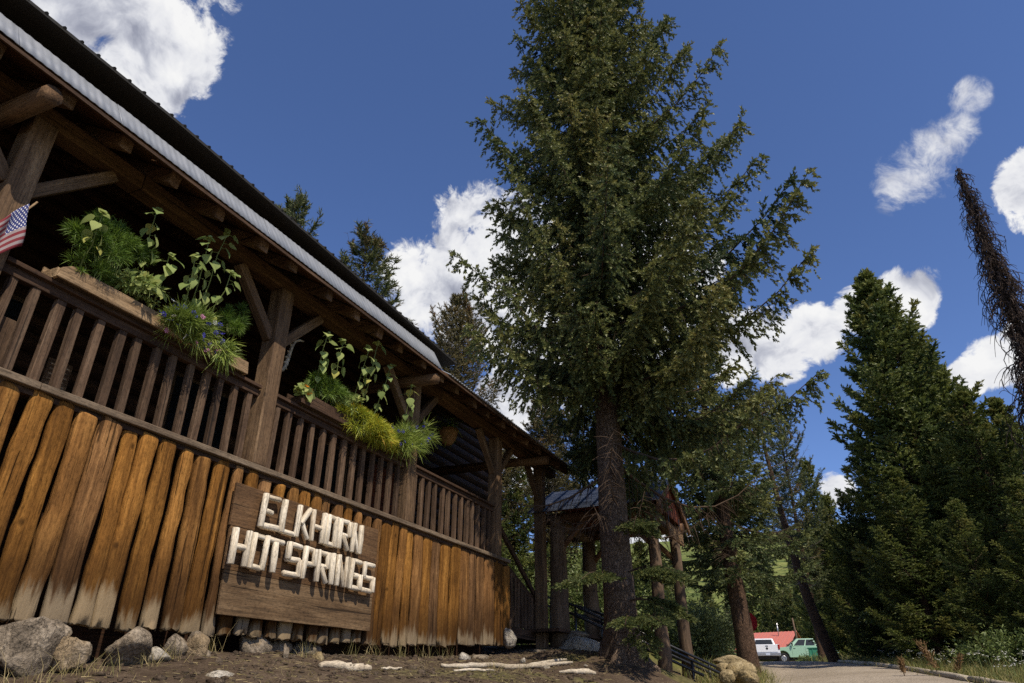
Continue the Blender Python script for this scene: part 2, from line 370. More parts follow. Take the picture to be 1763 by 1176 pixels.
M['greenbush'] = foliage('loose_green_stems', [(0.0, (0.09, 0.14, 0.024)), (0.5, (0.22, 0.29, 0.055)), (1.0, (0.36, 0.42, 0.09))], 0.5, 0.25)
M['sunleaf'] = foliage('sunflower_leaf', [(0.0, (0.21, 0.29, 0.09)), (0.5, (0.33, 0.40, 0.14)), (0.9, (0.43, 0.47, 0.16)), (1.0, (0.48, 0.46, 0.12))], 0.7, 0.4, 0.12)
M['stalk'] = plain('green_stalk', (0.17, 0.21, 0.07), 0.6, 0.3)
M['blueflower'] = plain('cornflower_blue', (0.07, 0.06, 0.42), 0.7, 0.1, var=0.1)
M['pinkflower'] = plain('pink_petals', (0.50, 0.20, 0.34), 0.7, 0.1, var=0.1)
M['whiteflower'] = plain('white_blossom', (0.72, 0.72, 0.66), 0.7, 0.1, var=0.1)
M['orangeflower'] = plain('orange_petals', (0.62, 0.20, 0.01), 0.7, 0.1, var=0.1)

def bark(name, dark, light, sc=1.0):
    m, t = mat(name); tc = t.add('TexCoord').outputs['Object']
    v = t.add('TexVoronoi', {'Scale': 1.0}, feature='DISTANCE_TO_EDGE')
    wv = t.vm('ADD', t.mapv(tc, (34*sc, 34*sc, 17*sc)), t.vm('SCALE', t.noise(tc, 12*sc, 5, out=1), 4.0)); t.set(v.inputs['Vector'], wv)
    n = t.noise(tc, 14*sc, 7, 0.65); n2 = t.noise(tc, 2.2, 3)
    c = t.ramp(t.m('ADD', t.m('MULTIPLY', n, 0.7), t.m('MULTIPLY', n2, 0.3)), [(0.3, dark), (0.7, light)])
    e = t.rng(v.outputs['Distance'], 0.0, 0.20, 0.45, 1.0)
    c = t.mix(1.0, c, e, 'MULTIPLY')
    return finish(m, t, c, 0.9, 0.15, 0, t.m('ADD', e, t.m('MULTIPLY', n, 0.6)), 0.9, 0.02)
M['bark'] = bark('spruce_bark', (0.075, 0.048, 0.034), (0.25, 0.185, 0.135))
M['bark2'] = bark('pine_bark', (0.05, 0.030, 0.020), (0.17, 0.105, 0.068), 1.0)
M['twig'] = plain('brown_twig', (0.085, 0.058, 0.040), 0.9, 0.1, var=0.3)
M['deadtwig'] = plain('grey_dead_twig', (0.20, 0.165, 0.135), 0.9, 0.1, var=0.3)
M['snag'] = plain('charred_dead_wood', (0.060, 0.042, 0.034), 0.9, 0.1, var=0.4)

def rockmat(name, a, b, spot):
    m, t = mat(name); tc = t.add('TexCoord').outputs['Object']; oi = t.add('ObjectInfo')
    tc = t.vm('ADD', tc, t.vm('SCALE', (1.0, 1.0, 1.0), t.m('MULTIPLY', oi.outputs['Random'], 31.0)))
    n = t.noise(tc, 7, 9, 0.68, 0.4); n2 = t.noise(tc, 2.0, 4, 0.6); n3 = t.noise(tc, 45, 4, 0.6)
    c = t.ramp(n, [(0.32, tuple(x*0.45 for x in a)), (0.5, a), (0.68, b)])
    c = t.mix(t.rng(n2, 0.52, 0.66, 0, 0.6), c, spot)
    c = t.mix(1.0, c, t.ramp(n3, [(0.3, 0.5), (0.6, 1.12)]), 'MULTIPLY')
    vc = t.add('TexVoronoi', {'Scale': 4.5}, feature='DISTANCE_TO_EDGE'); t.set(vc.inputs['Vector'], t.vm('ADD', tc, t.vm('SCALE', t.noise(tc, 6, 6, out=1), 0.7)))
    ck = t.rng(vc.outputs['Distance'], 0.0, 0.022, 0.72, 1.0); c = t.mix(1.0, c, ck, 'MULTIPLY')
    return finish(m, t, c, 0.9, 0.2, 0, t.m('ADD', t.m('ADD', n, t.m('MULTIPLY', n3, 0.4)), ck), 0.9, 0.04)
M['rock'] = rockmat('granite', (0.22, 0.175, 0.125), (0.40, 0.33, 0.245), (0.30, 0.21, 0.11))
M['clod'] = rockmat('soil_clod', (0.085, 0.060, 0.040), (0.14, 0.105, 0.072), (0.19, 0.15, 0.105))
M['palerock'] = rockmat('pale_rock', (0.36, 0.32, 0.26), (0.54, 0.50, 0.43), (0.42, 0.34, 0.22))
M['tanrock'] = rockmat('straw_coloured_rock', (0.32, 0.245, 0.13), (0.52, 0.42, 0.25), (0.40, 0.29, 0.13))

# soil / grass / forest-floor ground: zones come from a stored attribute
m, t = mat('ground'); tc = t.add('TexCoord').outputs['Object']; a = t.add('Attribute', attribute_name='zone')
n = t.noise(tc, 1.3, 8, 0.65); n2 = t.noise(tc, 11, 7, 0.7); n3 = t.noise(tc, 60, 4, 0.65)
soil = t.ramp(t.m('ADD', t.m('MULTIPLY', n, 0.4), t.m('MULTIPLY', n2, 0.6)), [(0.30, (0.040, 0.027, 0.018)), (0.50, (0.085, 0.060, 0.041)), (0.66, (0.145, 0.108, 0.074))])
soil = t.mix(1.0, soil, t.ramp(n3, [(0.3, 0.55), (0.6, 1.15)]), 'MULTIPLY')
chips = t.add('TexVoronoi', {'Scale': 24.0}); t.set(chips.inputs['Vector'], tc)
soil = t.mix(t.m('MULTIPLY', t.rng(chips.outputs['Distance'], 0.20, 0.10), t.rng(t.noise(tc, 3, 3), 0.45, 0.7)), soil, (0.24, 0.19, 0.13))
grassc = t.ramp(n2, [(0.3, (0.055, 0.065, 0.018)), (0.5, (0.12, 0.12, 0.035)), (0.7, (0.22, 0.18, 0.07))])
farc = t.ramp(t.noise(tc, 0.12, 8, 0.7), [(0.35, (0.055, 0.08, 0.022)), (0.5, (0.13, 0.155, 0.04)), (0.65, (0.23, 0.23, 0.07))])
sp = t.add('SeparateColor'); t.set(sp.inputs[0], a.outputs['Color'])
c = t.mix(sp.outputs[0], soil, grassc); c = t.mix(sp.outputs[1], c, farc)
M['ground'] = finish(m, t, c, 0.95, 0.1, 0, t.m('ADD', t.m('MULTIPLY', n2, 0.8), t.m('MULTIPLY', n3, 0.4)), 0.8, 0.03)
m, t = mat('gravel_road'); tc = t.add('TexCoord').outputs['Object']
n = t.noise(tc, 0.7, 6, 0.6); n2 = t.noise(tc, 9, 6, 0.7); v = t.add('TexVoronoi', {'Scale': 38.0}); t.set(v.inputs['Vector'], tc)
c = t.ramp(t.m('ADD', t.m('MULTIPLY', n, 0.5), t.m('MULTIPLY', n2, 0.5)), [(0.3, (0.215, 0.175, 0.13)), (0.5, (0.33, 0.275, 0.21)), (0.7, (0.43, 0.365, 0.29))])
sv = t.add('SeparateColor'); t.set(sv.inputs[0], v.outputs['Color'])
c = t.mix(1.0, c, t.rng(sv.outputs[0], 0, 1, 0.72, 1.16), 'MULTIPLY')
M['road'] = finish(m, t, c, 0.95, 0.1, 0, t.m('ADD', n2, v.outputs['Distance']), 0.6, 0.02)

# US flag print
m, t = mat('flag_cloth'); uv = t.add('TexCoord').outputs['UV']; s = t.add('SeparateXYZ'); t.set(s.inputs[0], uv)
stripe = t.m('MODULO', t.m('FLOOR', t.m('MULTIPLY', s.outputs[1], 13.0)), 2.0)
c = t.mix(stripe, (0.17, 0.025, 0.032), (0.27, 0.22, 0.22))
u11 = t.m('MULTIPLY', s.outputs[0], 11/0.4*0.5); v9 = t.m('MULTIPLY', t.m('SUBTRACT', s.outputs[1], 6/13), 13/7*4.5)
def frac(x): return t.m('SUBTRACT', t.m('FRACT', x), 0.5)
d1 = t.m('SQRT', t.m('ADD', t.m('POWER', t.m('ABSOLUTE', frac(u11)), 2.0), t.m('POWER', t.m('ABSOLUTE', frac(v9)), 2.0)))
d2 = t.m('SQRT', t.m('ADD', t.m('POWER', t.m('ABSOLUTE', frac(t.m('ADD', u11, 0.5))), 2.0), t.m('POWER', t.m('ABSOLUTE', frac(t.m('ADD', v9, 0.5))), 2.0)))
star = t.m('LESS_THAN', t.m('MINIMUM', d1, d2), 0.19)
canton = t.m('MULTIPLY', t.m('LESS_THAN', s.outputs[0], 0.4), t.m('GREATER_THAN', s.outputs[1], 6/13))
c = t.mix(canton, c, t.mix(star, (0.035, 0.045, 0.16), (0.62, 0.60, 0.60)))
M['flag'] = finish(m, t, c, 0.8, 0.2)

# ------------------------------------------------------------------ terrain
def sstep(a, b, x):
    u = np.clip((np.asarray(x, float)-a)/(b-a), 0, 1); return u*u*(3-2*u)
HW_Y = np.array([-40, -10, 0, 2, 3.2, 3.6, 4.6, 5.3, 7.0, 9.0, 11.25, 13.6, 15.6, 20, 30, 60])
HW_Z = np.array([-2.0, -0.7, -0.10, 0.02, 0.13, 0.17, 0.29, 0.34, 0.39, 0.47, 0.56, 0.84, 1.0, 1.1, 1.3, 2.3])
def base_profile(y):
    y = np.asarray(y, float)
    z = np.where(y < 0, -1.1+0.06*y, -1.1+0.087*y-0.0006*y*y)
    z60 = -1.1+0.087*60-0.0006*3600
    z = np.where(y > 60, z60+0.018*(y-60), z)
    h = np.clip(y-90, 0, None); hill = np.where(h < 70, 0.0017*h*h, 0.0017*4900+0.238*(h-70))
    return z+np.minimum(hill, 85)
def terrain(x, y, detail=True):
    x = np.asarray(x, float); y = np.asarray(y, float)
    zr = base_profile(y)+0.03*np.clip(x-2.5, 0, 25)
    sl = 0.16+0.16*sstep(12, 14.5, y)
    L = np.interp(y, HW_Y, HW_Z)-sl*np.clip(x+5.3, 0, 8)+0.02*np.clip(-x-9, 0, 60)
    L = np.where(y > 60, zr, L)
    wl = sstep(-0.4, -4.0, x)
    wl = np.where(y > 20, wl*(1-sstep(20, 34, y)*(1-sstep(-8, -20, x))), wl)
    z = zr*(1-wl)+L*wl
    z = z+0.24*np.exp(-((x+3.45)**2+(y-11.8)**2)/(2*0.9**2))
    if detail:
        p = np.stack([x, y, 0*x], -1)
        near = 1-sstep(25, 60, np.hypot(x, y))
        onroad = sstep(-2.4, -1.2, x)
        z = z+near*(1-0.85*onroad)*(0.10*(fbm(p*1.1, 3, 3)-0.5)+0.055*(fbm(p*5.0, 3, 9)-0.5))
        z = z+(1-near)*1.6*(fbm(p*0.03, 4, 5)-0.5)
    return z
def gz(x, y): return float(terrain(np.array([x]), np.array([y]))[0])

def graded(parts):
    out = []
    for a, b, s in parts: out += list(np.arange(a, b, s))
    return np.array(out)
gx = graded([(-420, -80, 20), (-80, -20, 4), (-20, -6.4, 0.6), (-6.4, -2.0, 0.075), (-2.0, 6, 0.3), (6, 30, 1.5), (30, 100, 6), (100, 421, 20)])
gy = graded([(-120, -20, 8), (-20, 2.2, 0.7), (2.2, 13.0, 0.075), (13.0, 40, 0.4), (40, 100, 1.5), (100, 480, 8)])
X, Y = np.meshgrid(gx, gy, indexing='ij'); Z = terrain(X, Y)
nx, ny = X.shape; idx = np.arange(nx*ny).reshape(nx, ny)
F = np.stack([idx[:-1, :-1], idx[1:, :-1], idx[1:, 1:], idx[:-1, 1:]], -1).reshape(-1, 4)
me = mesh_fast('ground', np.stack([X, Y, Z], -1).reshape(-1, 3), F, M['ground'], smooth_on=True)
za = me.attributes.new('zone', 'FLOAT_COLOR', 'POINT')
gm = np.clip(np.maximum(np.maximum(sstep(1.5, 2.6, X+0.149*Y-2.2), sstep(15.5, 17.5, Y)), sstep(-9.5, -11, X)), 0, 1)
gm = np.maximum(gm, 0.55*sstep(0.52, 0.62, fbm(np.stack([X*0.9, Y*0.9, X*0], -1), 3, 21))*sstep(4, 9, Y)*sstep(-4.7, -4.0, X))
cols = np.stack([gm, sstep(45, 75, Y)+0*X, 0*X, 1+0*X], -1).astype(np.float32)
za.data.foreach_set('color', cols.reshape(-1))
tag(put('ground', me), kind='structure')

XR_Y = [-20, 5, 13.9, 20, 27, 32, 36, 42, 50, 66]; XR_X = [7.2, 3.53, 2.2, 1.3, 0.27, -0.5, -1.6, -3.0, -2.5, -2.5]
XL_Y = [-20, 5, 13, 16, 25, 34, 42, 50, 66]; XL_X = [-0.6, -0.9, -1.5, -1.9, -3.2, -6.0, -12, -18, -20]
ry = np.concatenate([np.arange(-20, 12, 1.0), np.arange(12, 44, 0.4), np.arange(44, 66, 1.0)])
u = np.linspace(0, 1, 25); RX = np.interp(ry, XL_Y, XL_X)[:, None]*(1-u)+np.interp(ry, XR_Y, XR_X)[:, None]*u
jit = (fbm(np.stack([ry*0.9, ry*0, ry*0], -1), 3, 31)-0.5)*0.9; RX[:, :3] += jit[:, None]*np.array([1, 0.6, 0.3])
RYY = np.repeat(ry[:, None], 25, 1); RZ = terrain(RX, RYY)+0.03-0.05*(u < 0.01)-0.0*u
idx = np.arange(RX.size).reshape(RX.shape)
F = np.stack([idx[:-1, :-1], idx[:-1, 1:], idx[1:, 1:], idx[1:, :-1]], -1).reshape(-1, 4)
tag(put('gravel_road', mesh_fast('gravel_road', np.stack([RX, RYY, RZ], -1).reshape(-1, 3), F, M['road'], smooth_on=True)), kind='structure')
# ------------------------------------------------------------------ the lodge
R3 = rnd(5)
lodge = empty('log_lodge', (-5.5, 7.0, 0.4), 'long rustic log lodge with a raised railed porch and tin roof strip', 'building')
XW = -5.5
# --- skirt of upright logs: (centre y, width, top z, foot z, bark radius wobble)
edges_n = [2.10, 2.36, 2.62, 2.84, 3.06, 3.25, 3.44, 3.70, 3.87, 4.06, 4.31, 4.49, 4.72, 4.96, 5.15]
edges_s = list(np.linspace(5.15, 7.64, 13))
edges_f = [7.64, 7.84, 8.05, 8.24, 8.44, 8.70, 8.95, 9.21, 9.51, 9.83, 10.16, 10.40, 10.68, 11.07, 11.20, 11.43, 11.66]
edges_b = list(np.arange(-4.0, 2.05, 0.26))
def skirt_log(y0, y1, foot, top, seed, flat):
    g = rnd(seed); wdt = (y1-y0)-(g.uniform(0.034, 0.075) if y1-y0 > .19 and not flat else g.uniform(0.016, 0.034)); r = wdt/2; n = 16; H = top-foot
    zs = np.concatenate([[0, 0.008], np.linspace(0.08, H-0.12, 17), [H-0.085, H-0.05, H-0.02, H]])
    ch = g.uniform(0.15, 1.0); sc = np.concatenate([[0.985, 1], np.ones(17), [1, 1-.03*ch, 1-.13*ch, 1-.30*ch]])
    dep = g.uniform(0.034, 0.050) if not flat else g.uniform(0.025, 0.04)
    ph = g.uniform(0, 6.28, 5); taper = g.uniform(-0.07, 0.03); V = []; tilt = g.uniform(-.22, .22)
    kn = [(g.uniform(.2, H-.3), g.uniform(-.8, .8), g.uniform(.006, .014)) for _ in range(5)]
    el = 0.012*(vnoise(np.stack([zs*5, zs*0+seed, zs*0], -1))-.5)*2; er = 0.012*(vnoise(np.stack([zs*5, zs*0+seed, zs*0+9], -1))-.5)*2
    for i, (z, s) in enumerate(zip(zs, sc)):
        wob = 1+0.022*math.sin(z*4.1+ph[0])+taper*(z/H); cx = 0.008*math.sin(z*2.7+ph[1]); cy = 0.010*math.sin(z*2.1+ph[2])
        for k in range(n):
            th = 2*math.pi*k/n; c, sn = math.cos(th), math.sin(th); ex = 0.50 if flat else 0.58
            yv = r*wob*math.copysign(abs(sn)**ex, sn); yv += el[i] if sn < -.1 else (er[i] if sn > .1 else 0)
            yv *= (1-(1-s)*.55); xv = dep*math.copysign(abs(c)**ex, c)
            for (kz, ks, kr) in kn:
                if c > 0: xv += kr*math.exp(-((z-kz)/.05)**2-((sn-ks)/.25)**2)
            xv += g.uniform(-.002, .002)
            xv *= s if c > 0 else 1
            V.append((cx+xv, cy+yv, z+(g.uniform(-0.02, 0.012) if z < 0.01 else 0)+(tilt*yv if z > H-.1 else 0)))
    m_ = len(zs)
    F = [(i*n+k, i*n+(k+1) % n, (i+1)*n+(k+1) % n, (i+1)*n+k) for i in range(m_-1) for k in range(n)]
    F += [tuple(range(n))[::-1], tuple((m_-1)*n+k for k in range(n))]
    me = mesh('skirt_log', V, F, M['log'], True); me.polygons[len(F)-1].use_smooth = False; me.polygons[len(F)-2].use_smooth = False
    return put('skirt_log', me, lodge, (XW+0.055, (y0+y1)/2, foot), (g.uniform(-.010, .010), g.uniform(-0.006, 0.006), 0))
sd = 100
for E_, flat in ((edges_b, False), (edges_n, False), (edges_s, False), (edges_f, True)):
    for a, b in zip(E_[:-1], E_[1:]):
        sd += 1; foot = float(np.interp((a+b)/2, [-4, 3.1, 5.1, 7.6, 9, 11.7], [0.40, 0.47, 0.50, 0.545, 0.62, 0.755]))+R3.uniform(-0.018, 0.018)
        skirt_log(a, b, foot, 2.085+R3.uniform(-0.03, 0.02), sd, flat)
# dark crawl space behind the skirt
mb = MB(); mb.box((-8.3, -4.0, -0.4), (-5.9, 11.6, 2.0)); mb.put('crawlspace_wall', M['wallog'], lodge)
# --- deck, stringer, rails
for k in range(17):
    mb = MB(); x1 = -5.42-0.17*k; mb.box((x1-0.163, -4.0, 2.055), (x1, 11.55, 2.10)); mb.put('deck_plank', M['rail_y'], lodge)
for a, b in ((-4.0, 2.9), (2.905, 7.2), (7.205, 11.62)):
    mb = MB(); mb.box((XW-0.10, a, 2.105), (XW+0.13, b, 2.165)); mb.put('bottom_rail', M['edge'], lodge, bevel=0.008)
POSTS = [-0.75, 2.26, 5.27, 8.22, 11.15, 13.30]
for a, b in zip([-4.0]+[p+0.115 for p in POSTS[:4]], [p-0.115 for p in POSTS[:5]]):
    mb = MB(); mb.box((XW-0.03, a, 2.925), (XW+0.045, b, 3.005)); mb.put('top_rail', M['rail_y'], lodge, bevel=0.006)
    mb = MB(); mb.box((XW-0.085, a, 3.006), (XW+0.085, b, 3.045)); mb.put('rail_cap', M['rail_y'], lodge, bevel=0.006)
    L = b-a; nb = max(2, round(L/0.205)); st = L/nb
    for i in range(nb):
        y = a+st*(i+0.5)+R3.uniform(-0.012, 0.012); wv = R3.uniform(0.062, 0.080)
        mb = MB(); mb.box((-0.028, -wv/2, 0), (0.030, wv/2, 0.765))
        o = put('baluster', mb.me('baluster', M['rail']), lodge, (XW+0.004, y, 2.163), (R3.uniform(-0.02, 0.02), 0, R3.uniform(-0.12, 0.12))); bev(o, 0.006)
# --- posts, braces, plate beam
for i, y in enumerate(POSTS):
    z0 = 2.164 if i < 5 else 0.72; h = 4.33-z0; wv = 0.10
    mb = MB(); g = rnd(40+i)
    for zz in range(5): pass
    mb.prism([(-wv, -wv), (wv, -wv), (wv, wv), (-wv, wv)], 2, 0, h)
    o = put('porch_post', mb.me('porch_post', M['post']), lodge, (XW+0.02, y, z0), (0, 0, R3.uniform(-0.03, 0.03))); bev(o, 0.014)
    for sgn in (-1, 1):
        if i == 5 and sgn == 1: continue
        dv = Vector((0, sgn*0.62, 0.66)); Lb = dv.length; ang = math.atan2(dv.y, dv.z)
        mb = MB(); mb.box((-0.05, -0.055, 0), (0.05, 0.055, Lb))
        o = put('knee_brace', mb.me('knee_brace', M['post']), lodge, (XW+0.01, y+sgn*0.08, 3.66), (-ang, 0, 0)); bev(o, 0.008)
for a, b in ((-4.0, 3.2), (3.205, 9.0), (9.005, 14.1)):
    mb = MB(); mb.box((XW-0.09, a, 4.332), (XW+0.10, b, 4.50)); mb.put('plate_beam', M['beam'], lodge, bevel=0.015)
# --- porch roof: rafters, planks, tin
SL = 0.60
def rz(x): return 4.352-(x+4.9)*SL          # underside of the roof planks
for k, y in enumerate(np.arange(-3.43, 14.2, 0.557)):
    g = rnd(300+k); x0 = -4.99+g.uniform(-0.04, 0.03); x1 = -8.3; hw_ = g.uniform(.052, .066); dp = g.uniform(.125, .165)
    mb = MB(); mb.prism([(x0, rz(x0)-.004-4), (x0+g.uniform(-.03, .01), rz(x0)-dp-4), (x1, rz(x1)-dp-4), (x1, rz(x1)-.004-4)], 1, -hw_, hw_)
    bev(put('rafter', mb.me('rafter', M['rafter']), lodge, (0, y, 4), (0, 0, g.uniform(-.01, .01))), .016)
for y in (2.02, 8.02, 12.45):
    mb = MB(); mb.tube([(-4.93, 0, 0.0), (-5.6, 0, 0.05), (-8.2, 0, 0.10)], [0.085, 0.09, 0.10], 10)
    put('tie_log', smooth(mb.me('tie_log', M['rafter'])), lodge, (0, y, 4.21))
nrow = 19
for r_ in range(nrow):
    xa = -4.905-r_*0.185; xb = xa-0.18
    for (a, b) in ((-4.0, 2.4+0.7*(r_ % 3)), (2.41+0.7*(r_ % 3), 8.4+0.5*(r_ % 2)), (8.41+0.5*(r_ % 2), 14.17)):
        j = R3.uniform(0, 0.008)
        mb = MB(); mb.prism([(xa, rz(xa)+j), (xa, rz(xa)+0.025+j), (xb, rz(xb)+0.025+j), (xb, rz(xb)+j)], 1, a, b)
        mb.put('soffit_plank', M['soffit'], lodge)
mb = MB(); mb.prism([(-4.885, 4.318), (-4.885, 4.35), (-4.903, 4.35), (-4.903, 4.318)], 1, -4.0, 14.17); mb.put('eave_lath', M['rail_y'], lodge)
# corrugated tin skirt: one sheet after another
def corr(y0, y1, A, B, amp, pitch, name, mt, th=0.004, lift=0.0):
    """wavy sheet between profile points A=(x,z) low and B=(x,z) high"""
    n = int((y1-y0)/(pitch/8)); ys = np.linspace(y0, y1, n+1); d = np.array([B[0]-A[0], B[1]-A[1]]); d = d/np.linalg.norm(d); nrm = np.array([d[1], -d[0]])
    V = []
    for yy in ys:
        wv = amp*math.sin(2*math.pi*yy/pitch)+lift
        for q in (A, B):
            V.append((q[0]+nrm[0]*wv, yy, q[1]+nrm[1]*wv))
    F = [(2*i, 2*i+2, 2*i+3, 2*i+1) for i in range(n)]
    o = put(name, mesh(name, V, F, mt, True), lodge)
    s = o.modifiers.new('thickness', 'SOLIDIFY'); s.thickness = th; s.offset = -1
    return o
for i, a in enumerate(np.arange(-3.85, 8.0, 0.915)):
    corr(a, min(a+0.95, 8.86), (-4.882, 4.366), (-5.055, 4.632+0.006*i), 0.0018, 0.0762, 'tin_sheet', M['galv'], lift=0.003*(i % 2)+0.006)
for i, a in enumerate(np.arange(8.0, 14.0, 1.03)):
    corr(max(a, 8.3), min(a+1.06, 14.22), (-4.865, rz(-4.865)+0.045), (-8.4, rz(-8.4)+0.045), 0.009, 0.0762, 'porch_roof_sheet', M['galv'], lift=0.003*(i % 2)+0.008)
# upper roof: soffit, fascia and ribbed edge of the main roof (sags towards the far end)
def ue(y): return float(np.interp(y, [-4, 1.6, 3.1, 5.7, 6.8, 8.7], [4.90, 4.93, 4.96, 4.89, 4.86, 4.79]))
yy = np.linspace(-4, 8.72, 40)
V = []; F = []
for y in yy:
    z = ue(y)
    V += [(-5.0, y, z), (-5.0, y, z-0.03), (-5.03, y, z-0.032), (-5.75, y, z+0.02), (-11.0, y, z+3.2), (-5.0, y, z+0.001)]
for i in range(len(yy)-1):
    a, b = i*6, i*6+6
    F += [(a, b, b+1, a+1), (a+1, b+1, b+2, a+2), (a+2, b+2, b+3, a+3), (a+5, a+4, b+4, b+5)]
F += [(0, 1, 2, 3, 4), (len(V)-6, len(V)-2, len(V)-3, len(V)-4, len(V)-5)]
put('main_roof', mesh('main_roof', V, F, M['roofdark']), lodge)
for k, y in enumerate(np.arange(-3.95, 8.7, 0.155)):
    z = ue(y); mb = MB(); mb.tube([(-4.993, y, z-0.002), (-6.2, y, z+0.645)], [0.016, 0.014], 6); mb.put('roof_rib', M['roofdark'], lodge)
# --- house wall behind the porch: stacked logs, door and windows
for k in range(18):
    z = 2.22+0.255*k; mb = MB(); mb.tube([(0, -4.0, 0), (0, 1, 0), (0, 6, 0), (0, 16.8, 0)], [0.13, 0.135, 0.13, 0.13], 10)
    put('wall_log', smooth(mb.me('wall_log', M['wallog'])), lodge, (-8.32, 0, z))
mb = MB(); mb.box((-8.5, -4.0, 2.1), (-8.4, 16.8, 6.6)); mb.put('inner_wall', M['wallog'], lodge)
for y in (3.4, 6.6, 9.6):
    mb = MB(); mb.box((-8.20, y-0.55, 3.0), (-8.12, y+0.55, 4.15)); o = mb.put('window', M['rail'], lodge, bevel=0.01)
    for (a, b) in ((-0.49, -0.02), (0.02, 0.49)):
        mb = MB(); mb.box((-8.118, y+a, 3.07), (-8.108, y+b, 4.08)); mb.put('pane', M['glass'], o)
mb = MB(); mb.box((-8.20, 11.0, 2.1), (-8.12, 11.95, 4.15)); d = mb.put('door', M['redwood'], lodge, bevel=0.01)
mb = MB(); mb.tube([(-8.10, 11.1, 3.1), (-8.04, 11.1, 3.1)], 0.025, 8); mb.put('handle', M['steel'], d)
# rail post foot studs and rubble under the skirt are separate things (see rocks)

# ------------------------------------------------------------------ the sign
sign = empty('lodge_name_sign', (-5.36, 6.2, 0.66), 'brown plank sign with white peeled-log letters ELKHORN HOT SPRINGS on the log skirt', 'sign')
for k, (z0, z1, mt) in enumerate(((0.665, 1.065, 'board_low'), (1.068, 1.475, 'board'), (1.478, 1.90, 'board'))):
    dy = (0.05, 0.025, 0.0)[k]
    mb = MB(); mb.prism([(4.985+dy, 0), (7.455, 0.02 if k == 0 else 0), (7.44, z1-z0), (4.975+dy, z1-z0)], 0, 0, 0.028)
    o = put('plank', mb.me('plank', M[mt]), sign, (-5.365+0.002*k, 0, z0)); bev(o, 0.004)
LET = {'E': [(0,0,0,1),(0.12,1,.9,1),(0.12,.52,.55,.52),(0.12,0,1,0)], 'L': [(0,0,0,1),(0.12,0,1,0)],
       'K': [(0,0,0,1),(.95,1,.35,.5),(.38,.52,.9,0)], 'H': [(0,0,0,1),(1,0,1,1),(.12,.5,.88,.5)],
       'O': [(0,0,0,1),(1,0,1,1),(.12,1,.88,1),(.12,0,.88,0)], 'R': [(0,0,0,1),(.12,1,.85,1),(1,.52,1,.97),(.12,.5,.85,.5),(.45,.45,.95,0)],
       'N': [(0,0,0,1),(.18,.98,.82,.02),(1,0,1,1)], 'T': [(-.05,1,1.05,1),(.5,0,.5,.86)],
       'S': [(.1,1,1,1),(0,.55,0,1),(.05,.5,.95,.5),(1,.02,1,.46),(0,0,.92,0)], 'P': [(0,0,0,1),(.12,1,.85,1),(1,.5,1,.97),(.12,.48,.88,.48)],
       'I': [(0,0,0,1)], 'G': [(0,0,0,1),(.12,1,.95,1),(.12,0,.88,0),(1,0,1,.45),(.5,.46,1,.46)]}
ROW1 = [('E', 5.31, 5.55), ('L', 5.605, 5.80), ('K', 5.845, 6.04), ('H', 6.095, 6.275), ('O', 6.345, 6.495), ('R', 6.575, 6.755), ('N', 6.83, 6.985)]
ROW2 = [('H', 5.005, 5.175), ('O', 5.255, 5.42), ('T', 5.47, 5.66), ('S', 5.765, 5.955), ('P', 6.03, 6.19), ('R', 6.265, 6.425), ('I', 6.515, 6.515),
        ('N', 6.61, 6.775), ('G', 6.87, 7.05), ('S', 7.13, 7.31)]
gl = rnd(77)
for row, z0, z1 in ((ROW1, 1.535, 1.835), (ROW2, 1.125, 1.425)):
    for ch, ya, yb in row:
        lt = bpy.data.objects.new('letter', None); lt.location = (-5.335, ya, z0); lt.empty_display_size = 0.05; COL.objects.link(lt); adopt(lt, sign)
        lt['label'] = 'letter %s of white peeled logs' % ch
        for q, (u0, v0, u1, v1) in enumerate(LET[ch]):
            W = max(yb-ya, 0.001)
            p0 = Vector((0, ya+u0*W, z0+v0*(z1-z0))); p1 = Vector((0, ya+u1*W, z0+v1*(z1-z0)))
            horiz = abs(u1-u0) > 0.3; d = (p1-p0); L = d.length
            ext = 0.022; dn = d.normalized(); p0 = p0-dn*ext; L = L+2*ext
            r = gl.uniform(0.030, 0.037)*(0.9 if horiz else 1.0)
            mb = MB(); mb.tube([(0, 0, 0), (0, 0, 0.006), (gl.uniform(-.003, .003), gl.uniform(-.004, .004), L/2), (0, 0, L-0.006), (0, 0, L)], [r*.86, r, r*gl.uniform(.9, 1.1), r, r*.85], 10, rj=0.04, rg=gl)
            o = put('peeled_log', smooth(mb.me('peeled_log', M['peeled'])), lt, (-5.337+r*0.95+0.028+gl.uniform(0, 0.007)+(0.012 if not horiz else 0), p0.y+gl.uniform(-.004, .004), p0.z), (-math.atan2(dn.y, dn.z)+gl.uniform(-.045, .045), gl.uniform(-.02, .02), 0))

# ------------------------------------------------------------------ entry canopy and stairs
can = empty('entry_canopy', (-4.3, 14.6, 0.4), 'small gabled entry canopy with charcoal metal roof on tall log posts', 'canopy')
def upright(parent, x, y, z0, z1, r0, r1, seed, mt='canopy_log', n=12, name='post'):
    g = rnd(seed); mb = MB(); H = z1-z0
    mb.tube([(g.uniform(-.02, .02), g.uniform(-.02, .02), H*k/6) for k in range(7)], [r0+(r1-r0)*k/6 for k in range(7)], n, rj=0.03, rg=g)
    return put(name, smooth(mb.me(name, M[mt])), parent, (x, y, z0))
upright(can, -5.22, 13.62, gz(-5.22, 13.62)-0.1, 3.28, 0.215, 0.155, 1)
upright(can, -5.22, 15.62, gz(-5.22, 15.62)-0.1, 3.28, 0.20, 0.15, 2)
upright(can, -3.22, 13.66, gz(-3.22, 13.66)-0.2, 3.28, 0.135, 0.105, 3)
upright(can, -3.22, 15.62, gz(-3.22, 15.62)-0.2, 3.28, 0.135, 0.105, 4)
